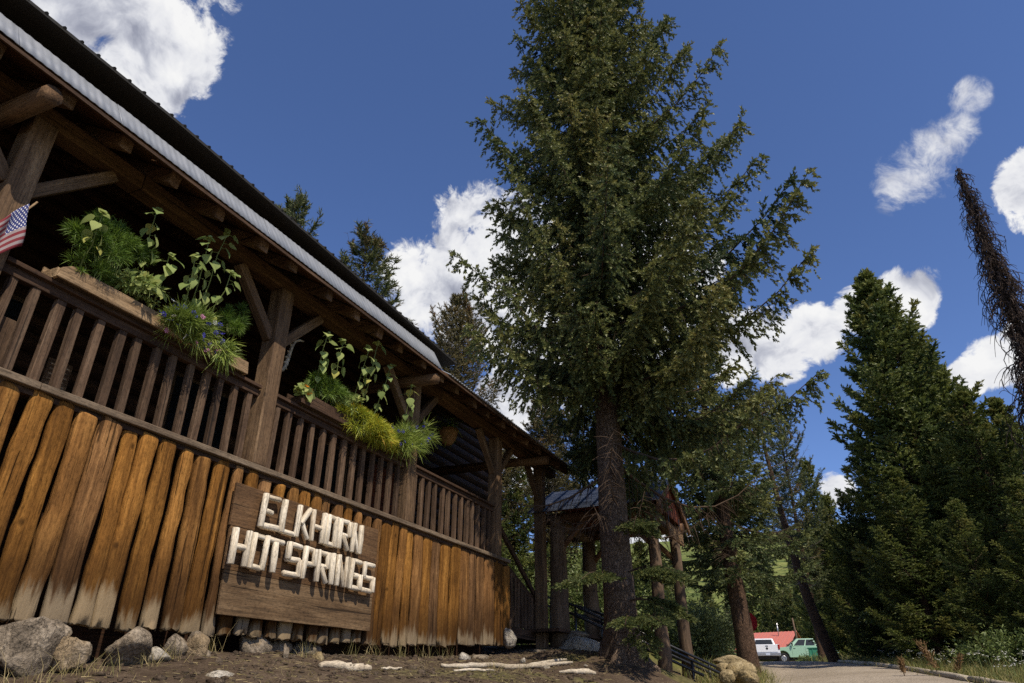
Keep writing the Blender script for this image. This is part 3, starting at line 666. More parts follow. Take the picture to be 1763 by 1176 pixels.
for y in (13.62, 15.62):
    mb = MB(); mb.tube([(-5.62, 0, 0), (-4.3, 0, 0.01), (-2.98, 0, 0)], [0.11, 0.115, 0.11], 10); put('eave_beam', smooth(mb.me('eave_beam', M['canopy_beam'])), can, (0, y, 3.30))
for x in (-5.22, -3.22):
    mb = MB(); mb.tube([(0, 13.4, 0), (0, 15.85, 0)], 0.10, 10); put('tie_beam', smooth(mb.me('tie_beam', M['canopy_log'])), can, (x, 0, 3.22))
for s in (-1, 1):       # roof boards and ribbed metal
    ye = 14.62+s*1.42; zr_, ze = 4.16, 3.40
    for k in range(8):
        a, b = k/8, (k+1)/8-0.012
        mb = MB(); P = lambda q, dz: (14.62+s*1.42*q, zr_+(ze-zr_)*q+dz)
        mb.prism([P(a, -0.055), P(a, -0.03), P(b, -0.03), P(b, -0.055)], 0, -5.60, -2.98); mb.put('roof_board', M['redwood'], can)
    for k in range(8):
        x0 = -5.68+k*0.345
        mb = MB(); mb.face([(x0, 14.62, zr_), (x0+0.343, 14.62, zr_), (x0+0.343, 14.62+s*1.5, zr_+(ze-zr_)*1.056), (x0, 14.62+s*1.5, zr_+(ze-zr_)*1.056)])
        o = mb.put('roof_panel', M['roofmetal'], can); sm = o.modifiers.new('thickness', 'SOLIDIFY'); sm.thickness = 0.006; sm.offset = 0
        mb = MB(); mb.tube([(x0, 14.62, zr_+0.012), (x0, 14.62+s*1.5, zr_+(ze-zr_)*1.056+0.012)], 0.016, 6); mb.put('seam', M['roofmetal'], can)
    mb = MB(); mb.prism([(14.62, zr_-0.01), (14.62, zr_-0.15), (14.62+s*1.46, ze-0.17), (14.62+s*1.46, ze-0.03)], 0, -2.975, -2.935); mb.put('barge_board', M['canopy_beam'], can)
for k in range(9):
    y0 = 13.5+k*0.25; y1 = y0+0.243; top = lambda y: 4.09-abs(y-14.62)*0.535
    mb = MB(); ym = 14.62
    poly = [(y0, 3.34), (y1, 3.34), (y1, top(y1))] + ([(ym, top(ym))] if y0 < ym < y1 else []) + [(y0, top(y0))]
    mb.prism(poly, 0, -3.06, -3.03); mb.put('gable_board', M['redwood'], can)
for x, y, sx in ((-5.22, 13.62, 1), (-3.22, 13.66, -1), (-5.22, 15.62, 1), (-3.22, 15.62, -1)):
    mb = MB(); mb.tube([(x+sx*0.06, y, 2.66), (x+sx*0.62, y, 3.26)], 0.06, 8); mb.put('brace', M['canopy_beam'], can, True)
sg = empty('hanging_sign', (-3.0, 14.75, 2.75), 'dark hanging board with pale lettering under the canopy gable', 'sign')
mb = MB(); mb.prism([(13.98, 3.02), (14.10, 2.86), (15.42, 2.86), (15.42, 3.14), (13.98, 3.14)], 0, -3.01, -2.97); mb.put('board', M['board'], sg, bevel=0.008)
gs = rnd(8)
for k in range(13):
    if k == 7: continue
    y = 14.16+k*0.093; mb = MB(); mb.box((-2.969, y, 2.92), (-2.962, y+0.022, 3.085)); mb.box((-2.969, y+0.024, 2.92+0.07*(k % 3)), (-2.962, y+0.062, 2.945+0.07*(k % 3))); mb.put('letter_stroke', M['planter'], sg)
for y in (14.2, 15.2):
    mb = MB(); mb.tube([(-2.99, y, 3.14), (-2.99, y, 3.40)], 0.01, 6); mb.put('hanger', M['blackpipe'], sg)

st = empty('entry_stairs', (-4.3, 14.0, 0.3), 'dark timber stairs with landing and black pipe handrails beneath the canopy', 'stairs')
for k in range(6):      # lower flight, down towards the road
    z = 1.12-0.17*(k+1); x = -5.0+0.36*k
    mb = MB(); mb.box((x, 13.85, z-0.05), (x+0.37, 15.4, z)); mb.put('tread', M['rail_y'], st, bevel=0.006)
    mb = MB(); mb.box((x+0.005, 13.87, z-0.6), (x+0.02, 15.38, z-0.052)); mb.put('riser', M['rail_y'], st)
for k in range(10):
    mb = MB(); mb.box((-7.2+0.22*k, 13.0, 1.06), (-7.2+0.22*k+0.21, 16.0, 1.12)); mb.put('landing_plank', M['rail_y'], st)
for k in range(5):      # upper flight from the porch deck down to the landing
    z = 2.05-0.185*(k+1); y = 11.66+0.27*k
    mb = MB(); mb.box((-7.2, y, z-0.05), (-5.75, y+0.28, z)); mb.put('tread', M['rail_y'], st, bevel=0.006)
for x in (-5.62,):
    mb = MB(); mb.box((-0.025, 0, -0.05), (0.025, 2.5, 0.05)); put('stair_rail', mb.me('stair_rail', M['rail_y']), st, (x, 11.3, 3.0), (math.radians(-32), 0, 0))
    mb = MB(); mb.box((-0.02, 0, -0.05), (0.02, 2.3, 0.05)); put('stair_rail', mb.me('stair_rail', M['rail_y']), st, (x-0.01, 11.75, 2.2), (math.radians(-20), 0, 0))
    for k in range(11):
        y = 11.85+k*0.16; zt = 2.2-(y-11.75)*0.36
        mb = MB(); mb.box((-0.018, -0.04, 0), (0.018, 0.04, zt-1.12)); put('stair_baluster', mb.me('stair_baluster', M['rail']), st, (x, y, 1.1))
    mb = MB(); mb.box((-5.66, 11.7, 0.92), (-5.58, 13.5, 1.09)); mb.put('landing_beam', M['rail_y'], st)
for y in (13.78, 15.45):
    for dz, e in ((0.0, 0.0), (-0.17, -0.28)):
        mb = MB(); mb.tube([(-5.55, y, 1.78+dz), (-5.0, y, 1.60+dz), (-2.28+e, y, 0.34+dz-e*0.46)], 0.026, 8); mb.put('handrail', M['blackpipe'], st, True)
    for x in (-4.95, -3.7, -2.75):
        zt = 1.60-(x+5.0)*0.463
        mb = MB(); mb.tube([(x, y, gz(x, y)-0.15), (x, y, zt)], 0.024, 8); mb.put('handrail_post', M['blackpipe'], st, True)
    for k in range(6):
        x = -5.1+0.13*k; zt = 1.45-(x+5.0)*0.46
        if y > 14: mb = MB(); mb.box((x-0.015, y+0.05, zt-0.62), (x+0.015, y+0.09, zt)); mb.put('stair_baluster', M['rail'], st)
# ------------------------------------------------------------------ rocks and roots
def ico(sub):
    bm = bmesh.new(); bmesh.ops.create_icosphere(bm, subdivisions=sub, radius=1.0)
    V = np.array([v.co[:] for v in bm.verts]); F = [[v.index for v in f.verts] for f in bm.faces]; bm.free(); return V, F
ICO = {k: ico(k) for k in (2, 3, 4)}
def rock_mesh(seed, size, mt, sub=4, facets=10, rough=0.045, roundness=0.03):
    g = rnd(seed); V, F = ICO[sub]; N = g.normal(size=(facets, 3)); N /= np.linalg.norm(N, axis=1, keepdims=True)
    d = g.uniform(0.50, 0.95, facets); q = V @ N.T; r = np.min(np.where(q > 0.05, d/np.maximum(q, 0.05), 9), axis=1); r = np.minimum(r, 1.25)
    r = r*(1-roundness)+roundness*0.9
    r = r*(1+rough*3*(fbm(V*2.2+seed, 4, seed)-0.5)+rough*2.2*(fbm(V*6+seed, 4, seed)-0.5)-rough*1.5*np.clip(1-np.abs(fbm(V*1.6+seed*2, 2, seed+5)-.5)*14, 0, 1))
    P = V*r[:, None]*np.array(size)
    return mesh_fast('rock', P, np.array(F), M[mt], smooth_on=False)
def px_on(x, y, X=None, Yv=None, dist=None):
    r = px_ray(x, y)
    if X is not None: return r*X/r[0]
    if Yv is not None: return r*Yv/r[1]
    return r*dist/math.hypot(r[0], r[1])
def rock(px, X, size, seed, label, mt='rock', name='rock', group='rocks along the log skirt', dz=0.0, sub=4, rot=0, **kw):
    c = px_on(*px, X=X); o = put(name, rock_mesh(seed, size, mt, sub, **kw), None, tuple(c+np.array([0, 0, dz])), (0, 0, rot)); tag(o, label, 'rock', group); return o
rock((30, 1112), -5.22, (0.20, 0.235, 0.23), 3, 'biggest pale grey boulder at the left edge below the first skirt log')
rock((60, 1080), -5.42, (0.14, 0.17, 0.07), 30, 'flat angular stone wedged on top of the biggest boulder', facets=9, sub=3)
rock((112, 1128), -5.15, (0.13, 0.145, 0.15), 4, 'grey angular rock just right of the biggest boulder', rot=.5)
rock((82, 1108), -5.38, (0.12, 0.15, 0.12), 41, 'dark cracked rock wedged between the two left boulders', sub=3)
rock((218, 1122), -5.22, (0.15, 0.20, 0.15), 5, 'broad tan and grey peaked rock under the middle skirt logs', facets=8)
rock((276, 1132), -5.2, (0.09, 0.11, 0.075), 6, 'small bright white block-shaped stone beneath the skirt', 'palerock', facets=7, sub=3)
rock((300, 1108), -5.32, (0.09, 0.12, 0.10), 61, 'knobbly brown rock under the skirt behind the white stone', sub=3)
rock((332, 1118), -5.28, (0.10, 0.15, 0.12), 7, 'rounded brown rock just left of the sign board foot')
rock((352, 1132), -5.22, (0.07, 0.09, 0.07), 72, 'small dark rock half buried left of the sign shadow', sub=3)
rock((377, 1166), -4.55, (0.13, 0.16, 0.10), 8, 'rounded whitish stone on the soil in front of the sign', 'palerock', group='loose stones on the soil', roundness=.5, dz=-0.03)
rock((412, 1168), -4.5, (0.06, 0.07, 0.065), 9, 'small pale cube-like stone beside the rounded whitish stone', 'palerock', group='loose stones on the soil', sub=3, dz=-0.02)
rock((548, 1135), -5.0, (0.07, 0.13, 0.06), 10, 'yellowish oblong stone below the right half of the sign', 'tanrock', group='loose stones on the soil', sub=3, rot=.7)
rock((492, 1126), -5.1, (0.04, 0.05, 0.09), 11, 'thin upright brown stone in the shade of the sign', group='loose stones on the soil', sub=3)
rock((437, 1114), -5.55, (0.16, 0.22, 0.17), 12, 'large rounded dark boulder under the sign in shadow', roundness=.5)
rock((480, 1118), -5.6, (0.14, 0.20, 0.13), 13, 'dark squat boulder under the middle of the sign', roundness=.5)
rock((525, 1120), -5.6, (0.14, 0.22, 0.12), 14, 'dark low boulder under the sign right of the squat one', roundness=.5)
rock((800, 1134), -5.1, (0.10, 0.16, 0.09), 15, 'light brown stone near the far foot of the skirt', 'palerock', sub=3, roundness=.5)
rock((828, 1136), -5.15, (0.10, 0.15, 0.09), 16, 'grey stone right of the light brown one near the skirt end', sub=3)
rock((877, 1100), -5.35, (0.12, 0.16, 0.19), 17, 'pale round boulder peeking out behind the last skirt log', 'palerock', roundness=.6)
rock((1000, 1118), -4.78, (0.42, 0.34, 0.28), 18, 'large pale sunlit boulder between the canopy post and the spruce', 'palerock', group='boulders at the entry', roundness=.45)
rock((985, 1098), -5.0, (0.30, 0.2, 0.14), 181, 'long flat stone lying above the large pale boulder', 'rock', group='boulders at the entry', sub=3)
rock((935, 1130), -5.0, (0.18, 0.22, 0.13), 19, 'reddish brown stone in front of the thick canopy post', group='boulders at the entry', sub=3)
rock((905, 1138), -5.0, (0.10, 0.16, 0.08), 191, 'flat brown stone in front of the stair balusters', group='boulders at the entry', sub=3)
rock((937, 1152), -4.1, (0.10, 0.12, 0.08), 20, 'rounded grey stone among the spruce roots', 'palerock', group='loose stones on the soil', sub=3, roundness=.6)
rock((1008, 1150), -3.75, (0.06, 0.07, 0.05), 21, 'small whitish stone close to the spruce trunk', 'palerock', group='loose stones on the soil', sub=3, roundness=.6)
rock((900, 1139), -4.6, (0.05, 0.07, 0.07), 22, 'tiny upright whitish stone at the end of the roots', 'palerock', group='loose stones on the soil', sub=2)
# scattered straw-coloured boulders by the road
for k, (x, y, dd, s, lab) in enumerate(((1275, 1158, 15.0, (0.42, 0.40, 0.30), 'largest straw-coloured boulder beside the road'), (1258, 1140, 16.4, (0.46, 0.34, 0.17), 'long straw-coloured boulder leading up to the yellow bush'),
        (1247, 1152, 15.2, (0.20, 0.22, 0.15), 'squarish tan boulder left of the largest straw-coloured one'), (1253, 1168, 14.5, (0.20, 0.24, 0.18), 'low tan boulder at the lower edge of the roadside pile'),
        (1290, 1168, 14.4, (0.28, 0.30, 0.17), 'tan boulder at the road edge in front of the leaning spruce'))):
    c = px_on(x, y, dist=dd); o = put('boulder', rock_mesh(400+k, tuple(0.8*q_ for q_ in s), 'tanrock', 4, roundness=0.55, rough=0.05), None, tuple(c)); tag(o, lab, 'rock', 'straw-coloured boulders by the road')
# bleached roots / sticks on the soil
def root(pts, rads, label, name='bleached_root', grp=None, n=8, seed=0):
    g = rnd(seed); P = [px_on(x, y, X=X) for (x, y, X) in pts]; P = [Vector((p[0], p[1], max(gz(p[0], p[1])+0.02, p[2]))) for p in P]
    Q = []; RR = []
    for i in range(len(P)-1):
        for s in range(4):
            u_ = s/4; p = P[i].lerp(P[i+1], u_); Q.append(p+Vector((g.uniform(-.012, .012), g.uniform(-.012, .012), g.uniform(-.006, .010)))); RR.append((rads[i]*(1-u_)+rads[i+1]*u_)*g.uniform(.88, 1.12))
    Q.append(P[-1]); RR.append(rads[-1])
    mb = MB(); mb.tube(Q, RR, n); o = mb.put(name, M['drift'], None, True); tag(o, label, 'root', grp); return o
root([(548, 1157, -4.55), (572, 1151, -4.55), (600, 1156, -4.5), (622, 1166, -4.45), (636, 1176, -4.4)], [.022, .04, .045, .04, .028], 'thick white curved driftwood branch on the soil below the sign', 'driftwood_branch', seed=1)
root([(760, 1166, -4.5), (800, 1160, -4.45), (840, 1156, -4.4), (880, 1153, -4.3), (930, 1146, -4.1), (985, 1142, -3.9)], [.022, .035, .03, .035, .03, .02], 'longest pale root running left from the spruce towards the skirt', grp='roots of the big spruce', seed=2)
root([(870, 1153, -4.3), (900, 1149, -4.25), (935, 1141, -4.2), (975, 1136, -4.1)], [.02, .035, .03, .02], 'pale root just above the longest one', grp='roots of the big spruce', seed=3)
root([(962, 1168, -3.7), (990, 1163, -3.6), (1012, 1160, -3.5), (1026, 1165, -3.4)], [.015, .035, .04, .02], 'short stout root in front of the spruce trunk', grp='roots of the big spruce', seed=4)
root([(780, 1164, -4.2), (812, 1163, -4.15), (850, 1168, -4.05)], [.012, .018, .012], 'thin pale stick on the ground left of the roots', 'stick', seed=5)
root([(655, 1168, -4.4), (672, 1172, -4.35), (690, 1173, -4.3)], [.010, .014, .008], 'thin tan stick right of the white driftwood branch', 'stick', seed=6)
# crumbs of soil, chips and pebbles
g = rnd(11); n = 3200
px_ = g.uniform(-5.5, -2.2, n); py_ = g.uniform(2.8, 13.2, n); keep = (px_ < -3.0+0.12*(8-py_))
px_, py_ = px_[keep], py_[keep]; n = len(px_); pz_ = terrain(px_, py_)
V0, F0 = ICO[2]; V0s = V0[:42]; 
bm = bmesh.new(); bmesh.ops.create_icosphere(bm, subdivisions=1, radius=1.0); VI = np.array([v.co[:] for v in bm.verts]); FI = np.array([[v.index for v in f.verts] for f in bm.faces]); bm.free()
s = g.gamma(1.4, 0.007, n)+0.005; sc = np.stack([s*g.uniform(.7, 1.5, n), s*g.uniform(.7, 1.8, n), s*g.uniform(.4, .9, n)], -1)
Vp = VI[None]*(1+0.25*g.uniform(-1, 1, (n, len(VI), 1)))*sc[:, None, :]+np.stack([px_, py_, pz_+0.004], -1)[:, None, :]
Fp = FI[None]+(np.arange(n)*len(VI))[:, None, None]
o = put('pebbles_and_clods', mesh_fast('pebbles_and_clods', Vp.reshape(-1, 3), Fp.reshape(-1, 3), M['clod'])); tag(o, 'small pebbles and soil clods scattered on the bare ground', 'pebbles', kind='stuff')

# ------------------------------------------------------------------ blades: grass, feathery bushes
def blades(P, D, L, W, bend, var, g, segs=2):
    n = len(P); D = D/np.linalg.norm(D, axis=1, keepdims=True); S = np.cross(D, g.normal(size=(n, 3))); S /= np.linalg.norm(S, axis=1, keepdims=True)+1e-9
    B = bend
    def at(u): return P+D*(L*u)[:, None]+B*(L*u*u)[:, None]
    p0, p1, p2 = at(0.0), at(0.55), at(1.0)
    V = np.stack([p0-S*W[:, None]*.5, p0+S*W[:, None]*.5, p1+S*W[:, None]*.4, p1-S*W[:, None]*.4, p2], 1).reshape(-1, 3)
    b = np.arange(n)*5
    F = np.concatenate([np.stack([b, b+1, b+2], 1), np.stack([b, b+2, b+3], 1), np.stack([b+3, b+2, b+4], 1)], 0)
    return V, F, np.tile(var, 3)
def grass_patch(name, label, xy, hmin, hmax, mt, g, wdt=0.006, lean=0.35, varlo=0.0, varhi=1.0):
    n = len(xy); P = np.stack([xy[:, 0], xy[:, 1], terrain(xy[:, 0], xy[:, 1])-0.01], -1)
    D = np.stack([g.normal(0, lean, n), g.normal(0, lean, n), np.ones(n)], -1); L = g.uniform(hmin, hmax, n)*g.uniform(.5, 1, n)
    B = np.stack([g.normal(0, .3, n), g.normal(0, .3, n), -g.uniform(0, .3, n)], -1)
    V, F, v = blades(P, D, L, np.full(n, wdt)*g.uniform(.6, 1.4, n), B, g.uniform(varlo, varhi, n), g)
    o = put(name, mesh_fast(name, V, F, M[mt], v)); tag(o, label, 'grass', kind='stuff'); return o
def clumps(centres, per, spread, g):
    c = np.repeat(np.array(centres, float), per, 0); return c[:, :2]+g.normal(0, spread, (len(c), 2))
g = rnd(21)
cs = [px_on(x, y, X=X)[:2] for (x, y, X) in ((120, 1150, -5.0), (150, 1160, -4.95), (195, 1165, -4.9), (255, 1150, -5.05), (300, 1150, -5.15), (365, 1120, -5.35), (525, 1128, -5.2), (605, 1130, -5.25), (645, 1128, -5.3), (690, 1128, -5.3), (730, 1128, -5.3), (770, 1130, -5.25), (5, 1165, -4.9), (60, 1170, -4.8), (850, 1165, -4.2), (905, 1163, -4.0))]
grass_patch('skirt_grass', 'sparse dry grass tufts growing along the foot of the log skirt', clumps(cs, 26, 0.055, g), 0.10, 0.34, 'drygrass', g, 0.004, 0.30)
cs2 = np.stack([g.uniform(-5.0, -2.4, 260), g.uniform(3.5, 13, 260)], -1)
grass_patch('soil_grass', 'short dry grass blades lying on the bare soil', clumps(cs2, 7, 0.06, g), 0.03, 0.11, 'drygrass', g, 0.004, 0.9)
cb = [px_on(x, y, dist=d_)[:2] for (x, y, d_) in ((1262, 1150, 15.3), (1280, 1165, 14.8), (1250, 1160, 14.9), (1240, 1148, 15.8), (1300, 1170, 14.6), (1270, 1172, 14.3))]
grass_patch('boulder_grass', 'straw-dry grass around the tan roadside boulders', clumps(cb, 120, 0.20, g), 0.15, 0.42, 'drygrass', g, 0.008, 0.4, 0.5, 1.0)
cs3 = np.stack([g.uniform(-2.9, -1.9, 150), g.uniform(14.5, 24, 150)], -1); cs3[:, 0] -= 0.11*(cs3[:, 1]-15)
grass_patch('bank_grass', 'tall yellow-green grass on the bank below the stairs', clumps(cs3, 60, 0.22, g), 0.20, 0.65, 'grass', g, 0.009, 0.3)
yy = g.uniform(12, 33, 420); xx = np.interp(yy, XR_Y, XR_X)+g.uniform(0.12, 2.6, 420)**1.0
grass_patch('roadside_grass', 'yellow-green grass verge beyond the log road edging', clumps(np.stack([xx, yy], -1), 42, 0.14, g), 0.10, 0.48, 'grass', g, 0.010, 0.3)
yy = g.uniform(36, 60, 260); xx = g.uniform(-6, 6, 260)+np.interp(yy, XR_Y, XR_X)*0+4
grass_patch('verge_grass', 'rough pale grass behind the leaning pine', clumps(np.stack([xx, yy], -1), 30, 0.3, g), 0.2, 0.7, 'grass', g, 0.02, 0.3)

g = rnd(23); n = 9000; lx = g.uniform(-5.3, -2.2, n); ly = g.uniform(3, 14.5, n); kp = (lx < -2.6+0.10*(8-ly)) & (g.random(n) < 0.25+0.75*fbm(np.stack([lx*1.3, ly*1.3, lx*0], -1), 2, 4)); lx, ly = lx[kp], ly[kp]; n = len(lx)
V, F, v = blades(np.stack([lx, ly, terrain(lx, ly)+0.008], -1), np.stack([g.normal(size=n), g.normal(size=n), g.uniform(-.02, .12, n)], -1), g.uniform(.02, .09, n), g.uniform(.002, .005, n), np.zeros((n, 3)), g.uniform(.2, 1, n), g)
tag(put('needle_litter', mesh_fast('needle_litter', V, F, M['drygrass'], v)), 'fallen needles and straw bits strewn over the soil', 'litter', kind='stuff')
# ------------------------------------------------------------------ planter boxes and their plants
def planter(y0, y1, label, mt, h=0.15):
    e = empty('planter_box', (-5.44, (y0+y1)/2, 3.045), label, 'planter', 'planter boxes on the railing')
    z0 = 3.047
    mb = MB(); mb.prism([(y0, z0), (y1, z0), (y1-0.02, z0+h*.95), (y0+0.10, z0+h), (y0+0.02, z0+h*.62)], 0, -5.375, -5.35); mb.put('front_board', M[mt], e, bevel=0.006)
    mb = MB(); mb.box((-5.60, y0, z0), (-5.575, y1, z0+h)); mb.put('back_board', M[mt], e, bevel=0.006)
    for y in (y0, y1-0.025):
        mb = MB(); mb.box((-5.574, y, z0), (-5.376, y+0.025, z0+h*.6)); mb.put('end_board', M[mt], e)
    mb = MB(); mb.box((-5.573, y0+0.026, z0), (-5.377, y1-0.026, z0+h*.58)); mb.put('soil', M['ground'], e)
    return e
planter(2.72, 4.02, 'weathered pale planter box holding the feathery bush on the first railing', 'planter')
planter(4.06, 4.86, 'shorter planter box under the blue cornflowers beside the second post', 'planter', 0.14)
planter(5.72, 7.95, 'dark brown planter box on the railing above the sign', 'rail_y', 0.15)

def leaf_mesh():
    pts = [(0, 0, 0), (.05, .16, .02), (.16, .36, .0), (.34, .42, -.04), (.58, .32, -.10), (.80, .16, -.19), (1.0, 0, -.30)]
    V = [(x, 0, z+0.03*math.sin(x*3)) for x, _, z in pts]+[(x, w_, z+.05) for x, w_, z in pts[1:-1]]+[(x, -w_, z+.05) for x, w_, z in pts[1:-1]]
    F = []
    for s in (7, 12):
        ring = [0]+[s+i for i in range(5)]+[6]
        for i in range(6):
            q = [i, ring[i], ring[i+1], i+1]; q = [k for j, k in enumerate(q) if k not in q[:j]]
            F.append(q if s == 7 else q[::-1])
    return V, F
LV, LF = leaf_mesh(); LEAF = []
for k, vv in enumerate((0.15, 0.45, 0.7, 0.98)):
    me = mesh('leaf', LV, LF, M['sunleaf'], True); a = me.attributes.new('var', 'FLOAT', 'FACE'); a.data.foreach_set('value', [vv]*len(LF)); LEAF.append(me)
def sunflower(pb, pt, X, label, seed, nleaf=9, size=0.125, grp='sunflower plants in the planters'):
    g = rnd(seed); b = Vector(px_on(*pb, X=X)); b.z = max(3.10, min(b.z, 3.2)); tp = Vector(px_on(*pt, X=-5.14+g.uniform(-.06, .03)))
    e = empty('sunflower_plant', tuple(b), label, 'plant', grp)
    ctrl = [b.lerp(tp, u_)+Vector((g.uniform(-.01, .01), 0.03*math.sin(u_*3)*g.uniform(-1, 1), 0)) for u_ in (0, .25, .5, .75, 1)]
    mb = MB(); mb.tube(ctrl, [.008, .007, .006, .005, .004], 6); mb.put('stalk', M['stalk'], e, True)
    nleaf += 3
    for k in range(nleaf):
        u_ = 0.28+0.72*((k+0.5)/nleaf)**0.75; top = u_ > 0.86
        i = min(3, int(u_*4)); p = ctrl[i].lerp(ctrl[i+1], u_*4-i); az = k*2.4+g.uniform(-.5, .5); az = az if g.random() > .4 else g.uniform(-1.2, 1.2)
        droop = g.uniform(0.15, 0.6) if top else g.uniform(0.7, 1.35); s = size*g.uniform(.65, 1.15)*(1.0 if u_ > .5 else .75)
        pet = p+Vector((math.cos(az), math.sin(az), -0.2))*0.05
        o = put('leaf', LEAF[g.choice(4, p=[.25, .4, .25, .1])], e, tuple(pet), (g.uniform(-.4, .4), droop, az), s)
        mb = MB(); mb.tube([p, pet], [.003, .002], 4); mb.put('petiole', M['stalk'], e)
    for k in range(4):
        az = g.uniform(0, 6.28); o = put('leaf', LEAF[g.integers(0, 3)], e, tuple(tp), (0, g.uniform(-.5, .5), az), size*g.uniform(.45, .7))
    V_, F_ = ICO[2]; bud = mesh_fast('bud', V_*np.array([.022, .022, .018]), np.array(F_), M['stalk'], smooth_on=True); put('bud', bud, e, tuple(tp+Vector((.01, 0, .012))))
    return e
sunflower((133, 470), (178, 368), -5.44, 'short sunflower with one yellow leaf at the left of the feathery bush', 1, 5)
sunflower((235, 520), (270, 362), -5.46, 'tall sunflower with broad pale leaves right of the feathery bush', 2, 9)
sunflower((262, 540), (292, 440), -5.42, 'drooping sunflower behind the right side of the feathery bush', 3, 6)
sunflower((320, 555), (360, 410), -5.46, 'tallest wilting sunflower above the cornflowers beside the second post', 4, 8)
sunflower((335, 560), (392, 400), -5.42, 'sunflower right of the tallest one with a bunched leafy top', 5, 9)
sunflower((312, 540), (338, 440), -5.40, 'slim sunflower leaning left above the cornflowers', 6, 5)
sunflower((350, 570), (398, 470), -5.50, 'half-hidden sunflower nearest the second post', 7, 6)
sunflower((535, 690), (565, 575), -5.46, 'leftmost sunflower in the planter above the sign', 8, 8, .14)
sunflower((565, 670), (592, 588), -5.42, 'second sunflower from the left in the planter above the sign', 9, 7, .13)
sunflower((602, 690), (635, 600), -5.46, 'leaning sunflower in the middle of the planter above the sign', 10, 8, .15)
sunflower((640, 720), (672, 630), -5.46, 'second sunflower from the right in the planter above the sign', 11, 8, .14)
sunflower((690, 740), (708, 665), -5.46, 'rightmost sunflower next to the third post', 12, 7, .13)
sunflower((620, 690), (650, 590), -5.52, 'back sunflower rising behind the middle one above the sign', 13, 6, .14)

def bush(px, X, size, n, mt, label, seed, name='leafy_bush', L=(.05, .13), W=.006, up=.35, flowers=None, nf=0, fs=.016, hang=0.2, stems=True, grp='bushes in the planters'):
    g = rnd(seed); c = Vector(px_on(*px, X=X)); size = np.array(size)
    npl = max(10, int(18*max(size)/.3)); pc = g.normal(size=(npl, 3)); pc /= np.linalg.norm(pc, axis=1, keepdims=True); pc = pc*g.uniform(.25, 1.0, (npl, 1))**.6; pc[:, 2] = np.where(pc[:, 2] < -.6, -pc[:, 2], pc[:, 2]); psz = g.uniform(.16, .42, npl)
    wch = g.integers(0, npl, n); d = g.normal(size=(n, 3)); d /= np.linalg.norm(d, axis=1, keepdims=True); r = g.uniform(0.05, 1, n)**(0.6)
    rel = pc[wch]+d*(r*psz[wch])[:, None]; P = np.array(c)+rel*size
    lump = np.full(n, 1.0)
    D = d*0.75+pc[wch]*.5+np.array([0, 0, up])+g.normal(0, .4, (n, 3)); Ln = g.uniform(*L, n)*g.uniform(.6, 1.5, npl)[wch]
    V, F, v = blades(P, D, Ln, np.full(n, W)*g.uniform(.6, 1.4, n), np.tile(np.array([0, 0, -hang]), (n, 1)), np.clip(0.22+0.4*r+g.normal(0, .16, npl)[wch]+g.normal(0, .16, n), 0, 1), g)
    d = np.concatenate([pc/np.maximum(np.linalg.norm(pc, axis=1, keepdims=True), .2), d])
    e = empty(name, tuple(c-Vector((0, 0, size[2]))), label, 'plant', grp)
    tag(put('foliage', mesh_fast('foliage', V, F, M[mt], v), e), kind='stuff')
    if stems:
        mb = MB()
        for k in range(12):
            q = Vector(d[k]*size*.85)+c; mb.tube([Vector((c.x, c.y+(q.y-c.y)*.5, c.z-size[2]*.9)), c.lerp(q, .6)-Vector((0, 0, .03)), q], [.004, .003, .002], 5)
        mb.put('stems', M['stalk'], e)
    if flowers:
        for fm, cnt in flowers:
            mb = MB()
            for k in range(cnt):
                q = g.normal(size=3); q[0] = abs(q[0])*.8; q /= np.linalg.norm(q); q = Vector(np.array(c)+q*size*g.uniform(.85, 1.25)); s = fs*g.uniform(.7, 1.3)
                ax = Vector((g.normal(), g.normal(), g.normal()+.8)).normalized(); a1 = ax.orthogonal().normalized(); a2 = ax.cross(a1)
                for j in range(7):
                    th = j*2*math.pi/7; o1 = a1*math.cos(th)+a2*math.sin(th); o2 = a1*math.cos(th+.55)+a2*math.sin(th+.55)
                    mb.face([q, q+o1*s+ax*s*.35, q+(o1+o2)*s*.62+ax*s*.2, q+o2*s*.9+ax*s*.35])
            tag(mb.put('flowers', M[fm], e), kind='stuff')
    return e
bush((190, 425), -5.36, (.15, .33, .27), 9000, 'cosmos', 'big dark green feathery bush in the first planter', 1, 'feathery_bush', (.03, .08), .0045)
bush((160, 470), -5.38, (.12, .20, .12), 1600, 'cosmos', 'low feathery growth at the foot of the big feathery bush', 2, 'feathery_bush', (.03, .08), .0045)
bush((240, 490), -5.36, (.12, .28, .13), 420, 'sunleaf', 'tangle of small yellowing leaves right of the feathery bush', 3, 'leafy_bush', (.04, .075), .036, up=-.1)
bush((325, 562), -5.32, (.18, .38, .16), 3600, 'greenbush', 'wild light green cornflower bush with blue and pink blooms', 4, 'cornflower_bush', (.06, .17), .006, .35, [('blueflower', 34), ('pinkflower', 9), ('whiteflower', 8)], fs=.021)
bush((403, 550), -5.38, (.09, .15, .19), 3000, 'cosmos', 'bright feathery tuft touching the second post', 5, 'feathery_bush', (.04, .09), .0045)
bush((375, 600), -5.28, (.07, .24, .14), 420, 'greenbush', 'trailing stems hanging over the rail below the cornflowers', 6, 'trailing_plant', (.07, .17), .008, -.5)
bush((524, 672), -5.36, (.06, .13, .07), 60, 'sunleaf', 'round-leaved plant with orange blooms at the left end of the dark planter', 7, 'leafy_bush', (.06, .10), .085, .6, [('orangeflower', 5)], fs=.024)
bush((568, 672), -5.38, (.13, .36, .15), 2600, 'cosmos', 'dark green filler bush in the left half of the dark planter', 8, 'feathery_bush', (.05, .12), .006)
